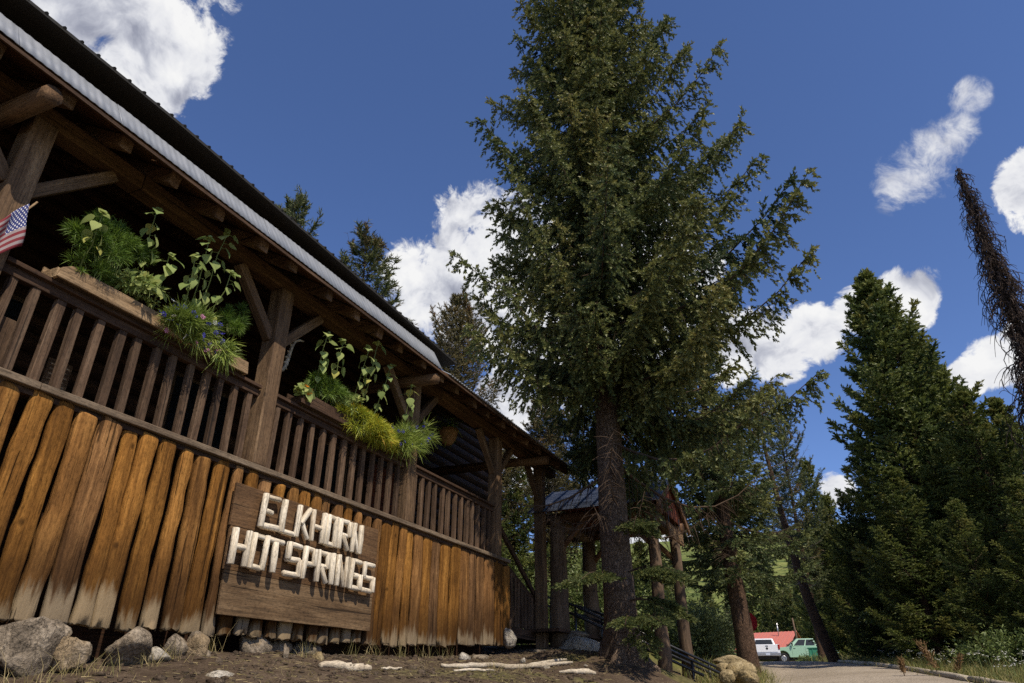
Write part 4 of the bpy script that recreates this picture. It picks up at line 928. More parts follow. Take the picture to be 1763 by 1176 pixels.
bush((638, 735), -5.28, (.19, .62, .18), 8500, 'yellowbush', 'bright yellow-green mound spilling over the dark planter', 9, 'mounded_bush', (.04, .09), .007, .25)
bush((700, 760), -5.30, (.15, .38, .18), 2600, 'greenbush', 'spiky light green cornflower clump beside the third post', 10, 'cornflower_bush', (.08, .19), .007, .4, [('blueflower', 18)], fs=.024)
bush((728, 745), -5.36, (.10, .22, .15), 380, 'greenbush', 'wispy blue-flowered stems reaching past the third post', 11, 'cornflower_bush', (.08, .18), .006, .4, [('blueflower', 20)], fs=.024)
bush((595, 692), -5.36, (.14, .22, .12), 420, 'sunleaf', 'small-leaved green plant in the middle of the dark planter', 12, 'leafy_bush', (.04, .07), .03, .3)

# ------------------------------------------------------------------ small things on the porch
c = Vector(px_on(684, 782, X=-5.42)); e = empty('flower_pot', (c.x, c.y, 3.046), 'white ribbed flower pot on the rail by the third post', 'pot')
mb = MB(); mb.tube([(c.x, c.y, 3.047), (c.x, c.y, 3.06), (c.x, c.y, 3.13), (c.x, c.y, 3.16), (c.x, c.y, 3.19), (c.x, c.y, 3.19)], [.055, .065, .085, .082, .095, .075], 16); mb.put('pot', M['ceramic'], e, True)
mb = MB(); mb.tube([(c.x, c.y, 3.165), (c.x, c.y, 3.185)], [.07, .07], 12); mb.put('soil', M['ground'], e)
# hanging basket
c = Vector(px_on(771, 752, X=-6.1)); e = empty('hanging_basket', tuple(c), 'brown conical hanging flower basket under the far porch roof', 'basket')
mb = MB(); mb.tube([c+Vector((0, 0, z)) for z in (-.16, -.14, -.05, .05, .13)], [.05, .09, .15, .18, .20], 14); mb.put('basket', M['wicker'], e, True)
for k in range(3):
    a = k*2.094; mb = MB(); mb.tube([c+Vector((.19*math.cos(a), .19*math.sin(a), .12)), c+Vector((0, 0, .62))], .004, 5); mb.put('chain', M['blackpipe'], e)
gg = rnd(3); n = 500; P = np.array(c)+gg.normal(0, .10, (n, 3))+np.array([0, 0, .16]); V, F, v = blades(P, gg.normal(size=(n, 3))+np.array([0, 0, .6]), gg.uniform(.05, .13, n), np.full(n, .014), np.tile([0, 0, -.4], (n, 1)), gg.uniform(0, .7, n), gg)
tag(put('foliage', mesh_fast('foliage', V, F, M['cosmos'], v), e), kind='stuff')
# antler hanging by the second post
X_ = -5.72; pts = [(478, 640), (487, 637), (492, 628), (498, 610), (503, 596), (508, 588), (516, 586), (523, 588)]
e = empty('hanging_antler', tuple(px_on(498, 612, X=X_)), 'twisted pale antler hanging right of the second post', 'antler')
mb = MB(); mb.tube([px_on(x, y, X=X_) for x, y in pts], [.012, .02, .026, .024, .02, .018, .016, .008], 8, rj=.08, rg=rnd(2)); mb.put('beam', M['bone'], e, True)
for a, b in (((494, 622), (488, 624)), ((496, 614), (491, 615)), ((499, 606), (495, 603)), ((502, 598), (499, 582)), ((492, 630), (494, 637))):
    mb = MB(); mb.tube([px_on(*a, X=X_), px_on((a[0]*.4+b[0]*.6)-1, (a[1]+b[1])/2, X=X_), px_on(*b, X=X_)], [.014, .011, .004], 6); mb.put('tine', M['bone'], e, True)
mb = MB(); mb.tube([px_on(508, 588, X=X_), (X_, px_on(508, 588, X=X_)[1], 4.45)], .003, 5); mb.put('cord', M['blackpipe'], e)
# flag on the first post
X_ = -5.30; e = empty('small_flag', tuple(px_on(30, 380, X=X_)), 'small american flag on a stick tied to the first post', 'flag')
A, Bc, Cc, Dd = [px_on(x, y, X=X_) for (x, y) in ((48, 352), (37, 424), (-42, 452), (-30, 394))]   # hoist top, hoist foot, fly foot, fly top
nu, nv = 22, 14; V = []; UV = []
for i in range(nu+1):
    for j in range(nv+1):
        u_, v_ = i/nu, j/nv
        p = A*(1-u_)*v_+Bc*(1-u_)*(1-v_)+Cc*u_*(1-v_)+Dd*u_*v_
        V.append(p+np.array([0.022*math.sin(u_*9+v_*2.5)+0.01*math.sin(v_*7+u_*3), 0, 0.010*math.sin(u_*7)])); UV.append((u_, v_))
F = [(i*(nv+1)+j, (i+1)*(nv+1)+j, (i+1)*(nv+1)+j+1, i*(nv+1)+j+1) for i in range(nu) for j in range(nv)]
me = mesh('cloth', V, F, M['flag'], True); uvl = me.uv_layers.new(name='UVMap')
for lp in me.loops: uvl.data[lp.index].uv = UV[lp.vertex_index]
o = put('cloth', me, e); sm = o.modifiers.new('thickness', 'SOLIDIFY'); sm.thickness = .002
mb = MB(); mb.tube([px_on(64, 348, X=X_-.01), px_on(40, 366, X=X_-.01), px_on(10, 392, X=X_-.06), px_on(-6, 408, X=X_-.10)], .008, 7); mb.put('stick', M['planter'], e, True)
# plaque and board leaning behind the balusters
c = px_on(97, 648, X=-5.9); e = empty('framed_plaque', tuple(c), 'small dark lettered plaque behind the balusters of the first bay', 'plaque')
mb = MB(); mb.box((c[0]-.01, c[1]-.11, c[2]-.14), (c[0]+.01, c[1]+.11, c[2]+.14)); mb.put('board', M['board'], e, bevel=.006)
for k in range(5):
    mb = MB(); z = c[2]+.09-.045*k; mb.box((c[0]+.011, c[1]-.085, z-.008), (c[0]+.014, c[1]+.085-.02*(k % 2), z+.008)); mb.put('lettering', M['planter'], e)
c = px_on(8, 572, X=-5.62); mb = MB(); mb.box((c[0]-.012, c[1]-.16, 2.17), (c[0]+.012, c[1]+.14, c[2]+.12)); o = mb.put('leaning_board', M['rail'], None, bevel=.006); tag(o, 'plain grey board leaning behind the leftmost balusters', 'board')
# ------------------------------------------------------------------ conifers
def shoot_template(K, seed, spread=0.42, wide=0.085, ln=0.42):
    g = rnd(seed); T = []
    for k in range(K):
        x = (k+0.3)/K*0.82; th = k*2.4+g.uniform(-.3, .3); o = np.array([0, math.cos(th), math.sin(th)])
        tip = np.array([x+ln*g.uniform(.8, 1.1), 0, 0])+o*spread*ln*g.uniform(.7, 1.2); s = np.array([0, -math.sin(th), math.cos(th)])*wide
        b = np.array([x, 0, 0]); T.append([b-s-np.array([.03, 0, 0]), b+s, tip])
    return np.array(T)
def shoots_mesh(name, P, D, L, var, mt, K=8, seed=0, **kw):
    g = rnd(seed); n = len(P); T = shoot_template(K, seed, **kw)
    D = D/(np.linalg.norm(D, axis=1, keepdims=True)+1e-9); S = np.cross(D, g.normal(size=(n, 3))); S /= np.linalg.norm(S, axis=1, keepdims=True)+1e-9; Q = np.cross(D, S)
    Lx = L[:, None, None]
    V = (P[:, None, :]+Lx*(T.reshape(-1, 3)[None, :, 0:1]*D[:, None, :]+T.reshape(-1, 3)[None, :, 1:2]*S[:, None, :]+T.reshape(-1, 3)[None, :, 2:3]*Q[:, None, :]))
    V = V.reshape(-1, 3); F = np.arange(len(V)).reshape(-1, 3)
    vv = np.clip(np.repeat(var, K)+np.tile(np.linspace(-.10, .12, K), n), 0, 1)
    return mesh_fast(name, V, F, M[mt], vv)

def conifer(seed, H, base, prof, trunk_r, whorl=0.28, per=6, slope=(0.55, 0.0, -0.35), droop=0.25, up=0.28, lat=0.10, latlen=0.30, shoot=0.14, hang=0.35,
            mt='spruce', K=8, bare=0.12, flare=1.0, bark='bark', keep=None, dead=0, bend=None, twig='twig', minL=0.12, wide=0.085, spread=0.42, step=0.45, tr_sides=14, lenvar=(0.62, 1.12), branchvar=0.16, lmin=0.0, low_dead=0.0):
    """returns trunk, limbs, crown meshes, foot at the origin"""
    g = rnd(seed); bend = bend or (lambda z: (0.0, 0.0))
    # trunk with root flare
    zs = np.concatenate([[-0.35, -0.12, 0.0, 0.08, 0.18, 0.32, 0.55, 0.9, 1.4], np.linspace(2.0, H, 16)])
    mb = MB(); ns = tr_sides; V = []
    for z in zs:
        r = trunk_r*max(0.012/trunk_r, (1-max(z, 0)/H)**0.85)
        fl = flare*0.85*math.exp(-max(z+0.1, 0)/0.22); bx, by = bend(max(z, 0))
        for k in range(ns):
            th = 2*math.pi*k/ns; lobe = 1+fl*(0.55+0.75*max(0, math.sin(th*5+seed))**1.3*(1 if z < .6 else .4))+0.05*math.sin(th*3+z*1.7)+0.03*math.sin(th*7+z*4)
            V.append((bx+math.cos(th)*r*lobe, by+math.sin(th)*r*lobe, z))
    F = [(i*ns+k, i*ns+(k+1) % ns, (i+1)*ns+(k+1) % ns, (i+1)*ns+k) for i in range(len(zs)-1) for k in range(ns)]
    trunk = mesh('trunk', V, F, M[bark], True)
    BP, BR, SP, SD, SL_, SV = [], [], [], [], [], []; LP, LR = [], []
    z = base; m = 7; s7 = np.linspace(0, 1, m)
    zl = []
    while z < H-0.15: zl.append(z); z += whorl*g.uniform(.7, 1.3)*(0.55+0.45*min(1, (H-z)/(0.35*H)))
    for z in zl:
        t_ = (z-base)/(H-base); p0 = g.uniform(0, 6.28)
        for j in range(per):
            zz = z+g.uniform(-.5, .5)*whorl; phi = p0+j*2*math.pi/per+g.uniform(-.35, .35)
            L = prof(zz, phi)*g.uniform(*lenvar)
            if keep and not keep(zz, phi, g): continue
            if L < minL: continue
            a = np.interp(t_, [0, .45, 1], slope[::-1])+g.uniform(-.13, .13)
            out = np.array([math.cos(phi), math.sin(phi), 0]); sd = np.array([-out[1], out[0], 0]); wnd = g.uniform(-.18, .18)
            bx, by = bend(zz)
            C = np.array([bx, by, zz])+out*(L*s7)[:, None]*(0.96)+sd*(L*wnd*s7**2)[:, None]
            C[:, 2] += L*(a*s7-droop*np.sin(np.pi*s7)*.5+up*s7**3)
            BP.append(C); r0 = 0.008+0.007*L; BR.append(r0*(1-0.85*s7))
            bv = g.normal(0, branchvar)
            nl = max(3, int(L/lat)); si = np.clip(np.linspace(bare if L > .6 else 0.02, .99, nl)+g.uniform(-.02, .02, nl), 0, 1)
            idx = np.clip((si*(m-1)).astype(int), 0, m-2); fr = si*(m-1)-idx; pos = C[idx]*(1-fr)[:, None]+C[idx+1]*fr[:, None]
            fw = C[idx+1]-C[idx]; fw /= np.linalg.norm(fw, axis=1, keepdims=True)
            sg = np.where(np.arange(nl) % 2 == 0, 1.0, -1.0); hv = hang*g.uniform(.1, 1.6, nl)
            d = fw*.62+sd*(sg*g.uniform(.55, 1.0, nl))[:, None]+np.array([0, 0, -1])*hv[:, None]; d /= np.linalg.norm(d, axis=1, keepdims=True)
            ll = np.maximum(latlen*L*(1-si)**.5, lmin)*g.uniform(.5, 1.25, nl)+shoot*.5
            if (dead and g.random() < dead) or zz < low_dead:
                u4 = np.linspace(0, 1, 4); LPb = pos[:, None, :]+d[:, None, :]*(ll[:, None]*u4)[:, :, None]*1.1; LPb[:, :, 2] -= (ll[:, None]*u4**2)*.3
                LP.append(LPb); LR.append(np.tile(np.array([.006, .005, .004, .002]), (nl, 1))); continue
            ks = np.maximum(2, np.ceil(ll/(shoot*step)).astype(int)); rep = np.repeat(np.arange(nl), ks); cnt = np.concatenate([np.arange(k) for k in ks]); u_ = (cnt+g.uniform(0, 1, len(cnt)))/ks[rep]
            P = pos[rep]+d[rep]*(ll[rep]*u_)[:, None]; P[:, 2] -= ll[rep]*u_**2*hv[rep]*.45
            alt = np.where(cnt % 2 == 0, 1, -1)[:, None]; perp = np.cross(d[rep], np.array([0, 0, 1.0]))
            D = d[rep]+perp*alt*g.uniform(.2, .9, (len(cnt), 1))+np.array([0, 0, 1])*g.uniform(-.55, .30, (len(cnt), 1))
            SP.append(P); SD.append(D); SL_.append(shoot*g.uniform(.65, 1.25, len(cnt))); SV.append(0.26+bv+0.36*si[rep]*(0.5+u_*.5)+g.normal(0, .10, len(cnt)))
            nt = 16; SP.append(C[-1:]+(C[-2]-C[-1])[None]*g.uniform(0, 1.6, (nt, 1))); SD.append((C[-1]-C[-2])[None]*3/L+g.normal(0, .35, (nt, 3))); SL_.append(shoot*g.uniform(.8, 1.4, nt)); SV.append(np.full(nt, .6+bv))
            LP.append(np.stack([pos, pos+d*(ll*.5)[:, None], pos+d*(ll*.95)[:, None], pos+d*ll[:, None]], 1)); LR.append(np.tile(np.array([.006, .004, .003, .002]), (nl, 1)))
    # leader
    nt = 14; bx, by = bend(H); SP.append(np.array([[bx, by, H-0.5*k/nt] for k in range(nt)])); SD.append(np.tile([0, 0, 1.0], (nt, 1))+g.normal(0, .5, (nt, 3))); SL_.append(np.full(nt, shoot*1.2)); SV.append(np.full(nt, .5))
    V1, F1 = tubes_np(np.array(BP), np.array(BR), 5)
    if LP:
        LP_ = np.concatenate(LP); LR_ = np.concatenate(LR)
        V2, F2 = tubes_np(LP_, LR_, 3); F1 = np.concatenate([F1, F2+len(V1)]); V1 = np.concatenate([V1, V2])
    limbs = mesh_fast('limbs', V1, F1, M[twig], smooth_on=True)
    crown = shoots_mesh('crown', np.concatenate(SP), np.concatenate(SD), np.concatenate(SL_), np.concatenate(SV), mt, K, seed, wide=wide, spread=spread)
    return trunk, limbs, crown
def plant_tree(name, meshes, loc, label, rotz=0.0, scale=1.0, group=None, cat='tree', tilt=(0, 0)):
    e = empty(name, loc, label, cat, group); e.rotation_euler = (tilt[0], tilt[1], rotz); e.scale = (scale,)*3 if not hasattr(scale, '__len__') else scale
    for nm, me in zip(('trunk', 'limbs', 'crown'), meshes):
        if me is None: continue
        o = bpy.data.objects.new(nm, me); COL.objects.link(o); o.parent = e
        if nm != 'trunk': o['kind'] = 'stuff'
    return e

# the big spruce in front of the entry
def prof_big(z, phi):
    r = np.interp(z, [2.2, 3.2, 4.2, 5.5, 7, 9, 11.5, 14, 16, 18, 20, 21.6], [1.2, 2.2, 3.3, 3.6, 3.4, 3.0, 2.5, 2.1, 1.7, 1.15, .55, .1])
    side = math.cos(phi-math.radians(24.7))        # +1 = to the right in the picture
    if side < 0: r *= float(np.interp(z, [5.5, 7.5], [0.85, 1.0]))
    return r*(1+0.15*side+0.12*math.sin(phi*3+z*1.3)+0.10*math.sin(z*2.9+phi))
def keep_big(z, phi, g):
    left = math.cos(phi-math.radians(204.7)) > 0.2
    if z < 2.2+bz+1.3: return g.random() < 0.3
    if z < 4.7 and math.cos(phi-math.radians(24.7)) < .45: return False
    if z < 5.3 and left: return g.random() < 0.03
    if z < 4.9 and math.cos(phi+math.radians(73.7)) > .25: return g.random() < 0.08
    if z < 4.6: return g.random() < 0.14
    return g.random() < 0.94
bs = (-3.45, 11.8); bz = gz(*bs)-0.05
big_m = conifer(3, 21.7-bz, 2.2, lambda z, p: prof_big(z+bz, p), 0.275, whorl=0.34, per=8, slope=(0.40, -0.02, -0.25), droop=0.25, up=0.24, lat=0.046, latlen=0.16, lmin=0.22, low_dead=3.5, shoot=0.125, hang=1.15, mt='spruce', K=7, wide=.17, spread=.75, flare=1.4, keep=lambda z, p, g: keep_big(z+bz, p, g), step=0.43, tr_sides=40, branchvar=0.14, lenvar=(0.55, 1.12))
plant_tree('big_spruce', big_m, (bs[0], bs[1], bz), 'tallest big spruce standing in front of the entry canopy', group=None)
# low blue-green sprays on its trunk
def spray(px, dist, length, az, seed, label_parent):
    pass
lowtree = [(1130, 985, 11.4, 1.15, -0.2), (1105, 905, 11.3, 1.0, -0.6), (1150, 1040, 11.6, 0.9, 0.1), (1085, 1078, 11.2, 0.5, -0.9), (1000, 1000, 11.4, .35, 3.6)]
SP, SD, SL_, SV, BPs, BRs = [], [], [], [], [], []
g = rnd(71)
for (x, y, dd, L, az) in lowtree:
    tip = np.array(px_on(x, y, dist=dd)); root_ = np.array([bs[0]+(0.22 if x > 1050 else -.2), bs[1]-.12, tip[2]+0.12])
    for b in range(3):
        end = tip+g.normal(0, .22, 3)*np.array([1, 1, .5])+(tip-root_)*g.uniform(-.1, .35); C = np.array([root_*(1-s)+end*s+np.array([0, 0, .12*math.sin(3.1*s)-.10*s]) for s in np.linspace(0, 1, 7)])
        BPs.append(C); BRs.append(np.linspace(.012, .003, 7)); n = 240; si = g.uniform(.35, 1, n)
        idx = np.clip((si*6).astype(int), 0, 5); fr = si*6-idx; pos = C[idx]*(1-fr)[:, None]+C[idx+1]*fr[:, None]; fw = C[-1]-C[0]; fw = fw/np.linalg.norm(fw); sd_ = np.cross(fw, [0, 0, 1])
        off = g.uniform(-1, 1, n)*(0.38*(1.05-si)+.05); P = pos+sd_[None]*off[:, None]+fw[None]*np.abs(off)[:, None]*.6; P[:, 2] -= np.abs(off)*.35+g.uniform(0, .05, n)
        SP.append(P); SD.append(fw[None]+sd_[None]*np.sign(off)[:, None]*.7+g.normal(0, .3, (n, 3))); SL_.append(g.uniform(.07, .13, n)); SV.append(g.normal(.36, .1, n))
e = bpy.data.objects['big_spruce']
for nm, me in (('low_limbs', mesh_fast('low_limbs', *tubes_np(np.array(BPs), np.array(BRs), 5), M['twig'], smooth_on=True)), ('low_sprays', shoots_mesh('low_sprays', np.concatenate(SP), np.concatenate(SD), np.concatenate(SL_), np.concatenate(SV), 'spruce', 9, 4))):
    o = put(nm, me, e); o['kind'] = 'stuff'

# layered spruce with bare trunk foot by the road
def prof2(z, phi): return np.interp(z, [2.0, 3, 5, 7, 9, 10.6], [1.6, 2.0, 2.0, 1.7, 1.0, .1])*(1+.2*math.sin(phi*2+z*2.1))
x2, y2 = px_on(1291, 1150, dist=20.0)[:2]; z2 = gz(x2, y2)
t2 = conifer(12, 10.6, 3.1, prof2, 0.27, whorl=0.60, per=6, slope=(0.5, 0.0, -0.25), droop=0.2, up=0.2, lat=0.065, latlen=0.36, shoot=0.17, hang=0.2, mt='spruce', K=7, wide=.14, spread=.6, bark='bark2', keep=lambda z, p, g: g.random() < .9, dead=.22, lenvar=(.75, 1.1), twig='twig', flare=.5)
plant_tree('layered_spruce', t2, (x2, y2, z2-.1), 'layered spruce with bare reddish trunk foot beside the road', 0.4, tilt=(0, -0.03))
# leaning pine with dead grey twigs
def bend5(z): return (-0.055*z-0.9*(1-math.exp(-z/3.0))*0.9, 0.0)
def prof5(z, phi): return np.interp(z, [2.5, 4, 6, 9, 11, 12.6], [0.9, 1.5, 1.7, 1.5, 0.9, .1])*(1+.25*math.sin(phi*2+z*1.7))
x5, y5 = px_on(1440, 1142, dist=34.0)[:2]; z5 = gz(x5, y5)
t5 = conifer(15, 12.6, 3.6, prof5, 0.25, whorl=0.45, per=4, slope=(0.7, 0.25, -0.25), droop=0.1, up=0.25, lat=0.16, latlen=0.35, shoot=0.22, hang=0.05, mt='pine', K=8, bark='bark2', dead=.30, low_dead=5.2, bend=bend5, twig='deadtwig', lenvar=(.5, 1.15), spread=.8, wide=.05, flare=.3)
plant_tree('leaning_pine', t5, (x5, y5, z5-.1), 'leaning ragged pine with dead grey twigs at the road bend', 0.0)

# dense dark firs right of the road
def prof_fir(z, phi): return np.interp(z, [0.3, 2, 5, 9, 13, 15, 16], [3.0, 3.35, 3.0, 2.2, 1.15, .5, .05])*(1+.10*math.sin(phi*4+z*1.9)+.06*math.sin(phi*2+z*4.3))
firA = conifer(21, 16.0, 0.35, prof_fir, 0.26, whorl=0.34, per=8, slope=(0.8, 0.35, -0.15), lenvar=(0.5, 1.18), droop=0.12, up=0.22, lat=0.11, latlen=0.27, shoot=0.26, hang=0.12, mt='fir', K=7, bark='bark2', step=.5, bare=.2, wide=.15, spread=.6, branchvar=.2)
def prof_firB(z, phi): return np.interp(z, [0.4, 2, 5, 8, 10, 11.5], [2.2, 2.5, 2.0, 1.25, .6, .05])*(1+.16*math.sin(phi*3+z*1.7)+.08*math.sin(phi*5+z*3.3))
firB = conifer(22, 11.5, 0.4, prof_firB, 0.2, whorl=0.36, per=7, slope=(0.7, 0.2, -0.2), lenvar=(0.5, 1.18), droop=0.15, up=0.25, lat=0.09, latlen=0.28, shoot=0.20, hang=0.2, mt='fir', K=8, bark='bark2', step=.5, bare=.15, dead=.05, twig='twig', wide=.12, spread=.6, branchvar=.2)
def at_px(x, y, d): p = px_on(x, y, dist=d); return p
def tree_to(name, meshes, H, x, y, d, label, rotz, group, wscale=1.0, sink=0.1):
    """stand a tree of height H so that its tip reaches pixel direction (x, y) at distance d"""
    p = px_on(x, y, dist=d); zb = gz(p[0], p[1])-sink; s = (p[2]-zb)/H
    return plant_tree(name, meshes, (p[0], p[1], zb), label, rotz, (s*wscale, s*wscale, s), group)
GR = 'dark firs right of the road'
tree_to('dense_fir', firA, 16.0, 1489, 476, 30.0, 'tallest dense dark fir right of the road', 0.3, GR, 1.0)
tree_to('dense_fir', firA, 16.0, 1570, 590, 33.0, 'dense fir just right of and behind the tallest one', 2.1, GR, 1.05)
tree_to('dense_fir', firB, 11.5, 1650, 668, 27.0, 'shorter dark fir in the middle of the right-hand group', 1.1, GR, 1.15)
tree_to('dense_fir', firA, 16.0, 1712, 690, 30.0, 'dark fir second from the right picture edge', 4.0, GR, 1.0)
tree_to('dense_fir', firA, 16.0, 1775, 590, 34.0, 'tall fir cut by the right picture edge', 5.2, GR, 0.85)
tree_to('dense_fir', firB, 11.5, 1478, 760, 36.0, 'slim fir at the left flank of the tallest dark one', 3.3, GR, 0.9)
tree_to('dense_fir', firB, 11.5, 1452, 850, 33.0, 'low dark fir at the left foot of the dark group', 0.7, GR, 1.0)
tree_to('dense_fir', firB, 11.5, 1530, 800, 26.0, 'young fir in front of the tallest dark one', 2.6, GR, 1.2)
tree_to('dense_fir', firB, 11.5, 1640, 860, 22.5, 'young fir at the road verge in front of the right-hand group', 5.0, GR, 1.1)
tree_to('dense_fir', firB, 11.5, 1745, 820, 22.0, 'bushy young fir near the lower right corner', 1.9, GR, 1.2)
tree_to('dense_fir', firB, 11.5, 1585, 900, 27.0, 'smallest fir filling the middle of the dark group', 4.4, GR, 1.4)

# dead snag at the right edge
g = rnd(91); px_s = px_on(1645, 283, dist=25.0); zs_ = gz(px_s[0], px_s[1]); Hs = px_s[2]-zs_
mbv = MB(); mbv.tube([(0, 0, Hs*k/10) for k in range(11)], [0.20*(1-k/10)**.8+.008 for k in range(11)], 9)
BPs, BRs = [], []
for k in range(1000):
    z = Hs-0.1-(k/1000)**1.0*min(11.5, Hs-2); t_ = (Hs-z)/11.5; L = (0.26+1.5*t_**.75)*g.uniform(.4, 1.1); phi = g.uniform(0, 6.28); out = np.array([math.cos(phi), math.sin(phi), 0]); s = np.linspace(0, 1, 8)
    curl = g.uniform(2.0, 5.0); C = np.array([0, 0, z])+out*(L*np.sin(s*curl)/curl*1.6)[:, None]; C[:, 2] -= L*(1-np.cos(s*curl))/curl*1.3-0.10*L*s; C += g.normal(0, .012, C.shape)*s[:, None]
    BPs.append(C); BRs.append(np.linspace(.024, .009, 8)*(0.6+.5*t_))
    for q in range(5):
        i = g.integers(2, 7); d = g.normal(size=3); d[2] -= .6; d /= np.linalg.norm(d); l = L*g.uniform(.15, .4); s2 = np.linspace(0, 1, 8); T_ = C[i]+d*(l*s2)[:, None]; T_[:, 2] -= l*s2**2*.8
        BPs.append(T_); BRs.append(np.linspace(.011, .006, 8))
V, F = tubes_np(np.array(BPs), np.array(BRs), 4)
plant_tree('dead_snag', (mbv.me('trunk', M['snag'], True), mesh_fast('limbs', V, F, M['snag'], smooth_on=True), None), (px_s[0], px_s[1], zs_-.1), 'leafless blackened snag with curled twigs at the right edge')

# trees behind the lodge and the entry
def prof_pine(z, phi): return np.interp(z, [3, 5, 8, 11, 13, 14], [1.1, 1.9, 2.0, 1.5, .8, .1])*(1+.22*math.sin(phi*2+z*1.3))
pineA = conifer(31, 14.0, 2.8, prof_pine, 0.2, whorl=0.42, per=5, slope=(0.8, 0.35, -0.1), droop=0.05, up=0.35, lat=0.16, latlen=0.36, shoot=0.22, hang=0.05, mt='pine', K=8, bark='bark2', dead=.10, twig='twig', lenvar=(.5, 1.1), spread=.8, wide=.08)
pineR = conifer(32, 14.0, 1.6, prof_pine, 0.2, whorl=0.34, per=6, slope=(0.8, 0.35, -0.1), droop=0.05, up=0.35, lat=0.11, latlen=0.33, shoot=0.22, hang=0.1, mt='rustpine', K=8, bark='bark2', dead=.05, twig='deadtwig', lenvar=(.5, 1.1), spread=.7, wide=.08)
GB = 'trees behind the lodge'
tree_to('pine_tree', pineA, 14.0, 511, 348, 24.0, 'pine tip showing left above the lodge roof', 0.5, GB, .75)
tree_to('pine_tree', pineA, 14.0, 633, 415, 25.0, 'pine tip with spreading side branch above the middle of the lodge roof', 2.9, GB, 1.1)
tree_to('rusty_pine', pineR, 14.0, 793, 512, 26.0, 'rusty brown pine between the roof end and the big spruce', 1.2, GB, 0.85)
tree_to('rusty_pine', pineR, 14.0, 850, 720, 24.0, 'shorter rusty pine behind the roof end', 4.2, GB, 1.1)
tree_to('rusty_pine', pineR, 14.0, 940, 680, 27.0, 'rusty pine behind the lower left side of the big spruce', 3.0, GB, 1.0)
tree_to('pine_tree', pineA, 14.0, 1000, 660, 30.0, 'thin pine seen through gaps left of the spruce trunk', 5.0, GB, .9)
GE = 'trees behind the entry'
tree_to('dense_fir', firB, 11.5, 885, 790, 24.0, 'dark fir seen through the porch beyond the fourth post', 0.9, GE, 1.0)
tree_to('dense_fir', firB, 11.5, 830, 800, 22.0, 'dark fir hidden mostly behind the far porch', 2.4, GE, 1.1)
tree_to('dense_fir', firB, 11.5, 960, 850, 28.0, 'dark fir behind the thick canopy post', 3.9, GE, 1.0)
tree_to('dense_fir', firB, 11.5, 1050, 870, 26.0, 'dark fir behind the canopy roof and spruce trunk', 5.6, GE, 1.1)
tree_to('dense_fir', firB, 11.5, 1100, 930, 30.0, 'low dark fir between the canopy posts', 1.4, GE, 1.2)
tree_to('layered_spruce', t2, 10.6, 1225, 690, 27.0, 'sunlit layered spruce right of the canopy gable', 2.0, GE, 1.05)
tree_to('dense_fir', firB, 11.5, 1385, 790, 46.0, 'mid-distance fir between the leaning pine and the dark group', 3.1, GE, .8)
tree_to('pine_tree', pineA, 14.0, 1330, 680, 42.0, 'tall thin pine behind the leaning pine', .3, GE, .8)
tree_to('dense_fir', firB, 11.5, 1420, 850, 44.0, 'slim fir at the right of the red-roofed cabin', 1.7, GE, .9)
tree_to('dense_fir', firB, 11.5, 1392, 990, 100.0, 'young fir overhanging the right end of the cabin', 4.7, GE, 1.3)
# far hillside conifers
def prof_far(z, phi): return np.interp(z, [0.3, 1.5, 5, 9, 10], [1.6, 1.9, 1.2, .3, .05])*(1+.12*math.sin(phi*3+z*2))
farT = [conifer(41+k, 10.0, 0.3, prof_far, 0.14, whorl=0.55, per=6, slope=(0.7, 0.2, -0.2), droop=0.1, up=0.2, lat=0.34, latlen=0.34, shoot=0.5, hang=0.2, mt=('fir', 'pine')[k], K=5, bark='bark2', step=.6, tr_sides=7, wide=.12) for k in range(2)]
g = rnd(55); k = 0
spots = [(1190, 1035, 108), (1215, 1010, 108), (1232, 1040, 108), (1255, 1000, 128), (1305, 985, 128), (1325, 1000, 113), (1345, 995, 138), (1352, 1015, 108), (1372, 990, 128), (1318, 1040, 108), (1285, 1030, 118), (1335, 1045, 108), (1390, 1010, 108), (1405, 985, 113), (1360, 1050, 108), (1165, 1010, 108), (1140, 1000, 108), (1425, 975, 108), (1440, 1000, 108), (1270, 1045, 108)]
side = ['left of the layered spruce trunk', 'right of the layered spruce trunk']
for (x, y, d) in spots:
    p = px_on(x, y, dist=d); zb = gz(p[0], p[1])-.3; h = p[2]-zb
    if h < 2.5: h = 2.5+g.uniform(0, 2)
    e = plant_tree('hillside_conifer', farT[k % 2], (p[0], p[1], zb), 'far green conifer on the sunny hillside beyond the parked trucks', g.uniform(0, 6), h/10.0, 'conifers on the far hillside'); k += 1
for q in range(90):      # the same wood goes on along the slope
    d = g.uniform(112, 260); a = math.radians(g.uniform(-38, 34)); xx, yy_ = d*math.sin(a), d*math.cos(a)
    if yy_ < 105: continue
    plant_tree('hillside_conifer', farT[q % 2], (xx, yy_, gz(xx, yy_)-.3), 'far green conifer on the sunny hillside beyond the parked trucks', g.uniform(0, 6), g.uniform(.6, 1.35), 'conifers on the far hillside')

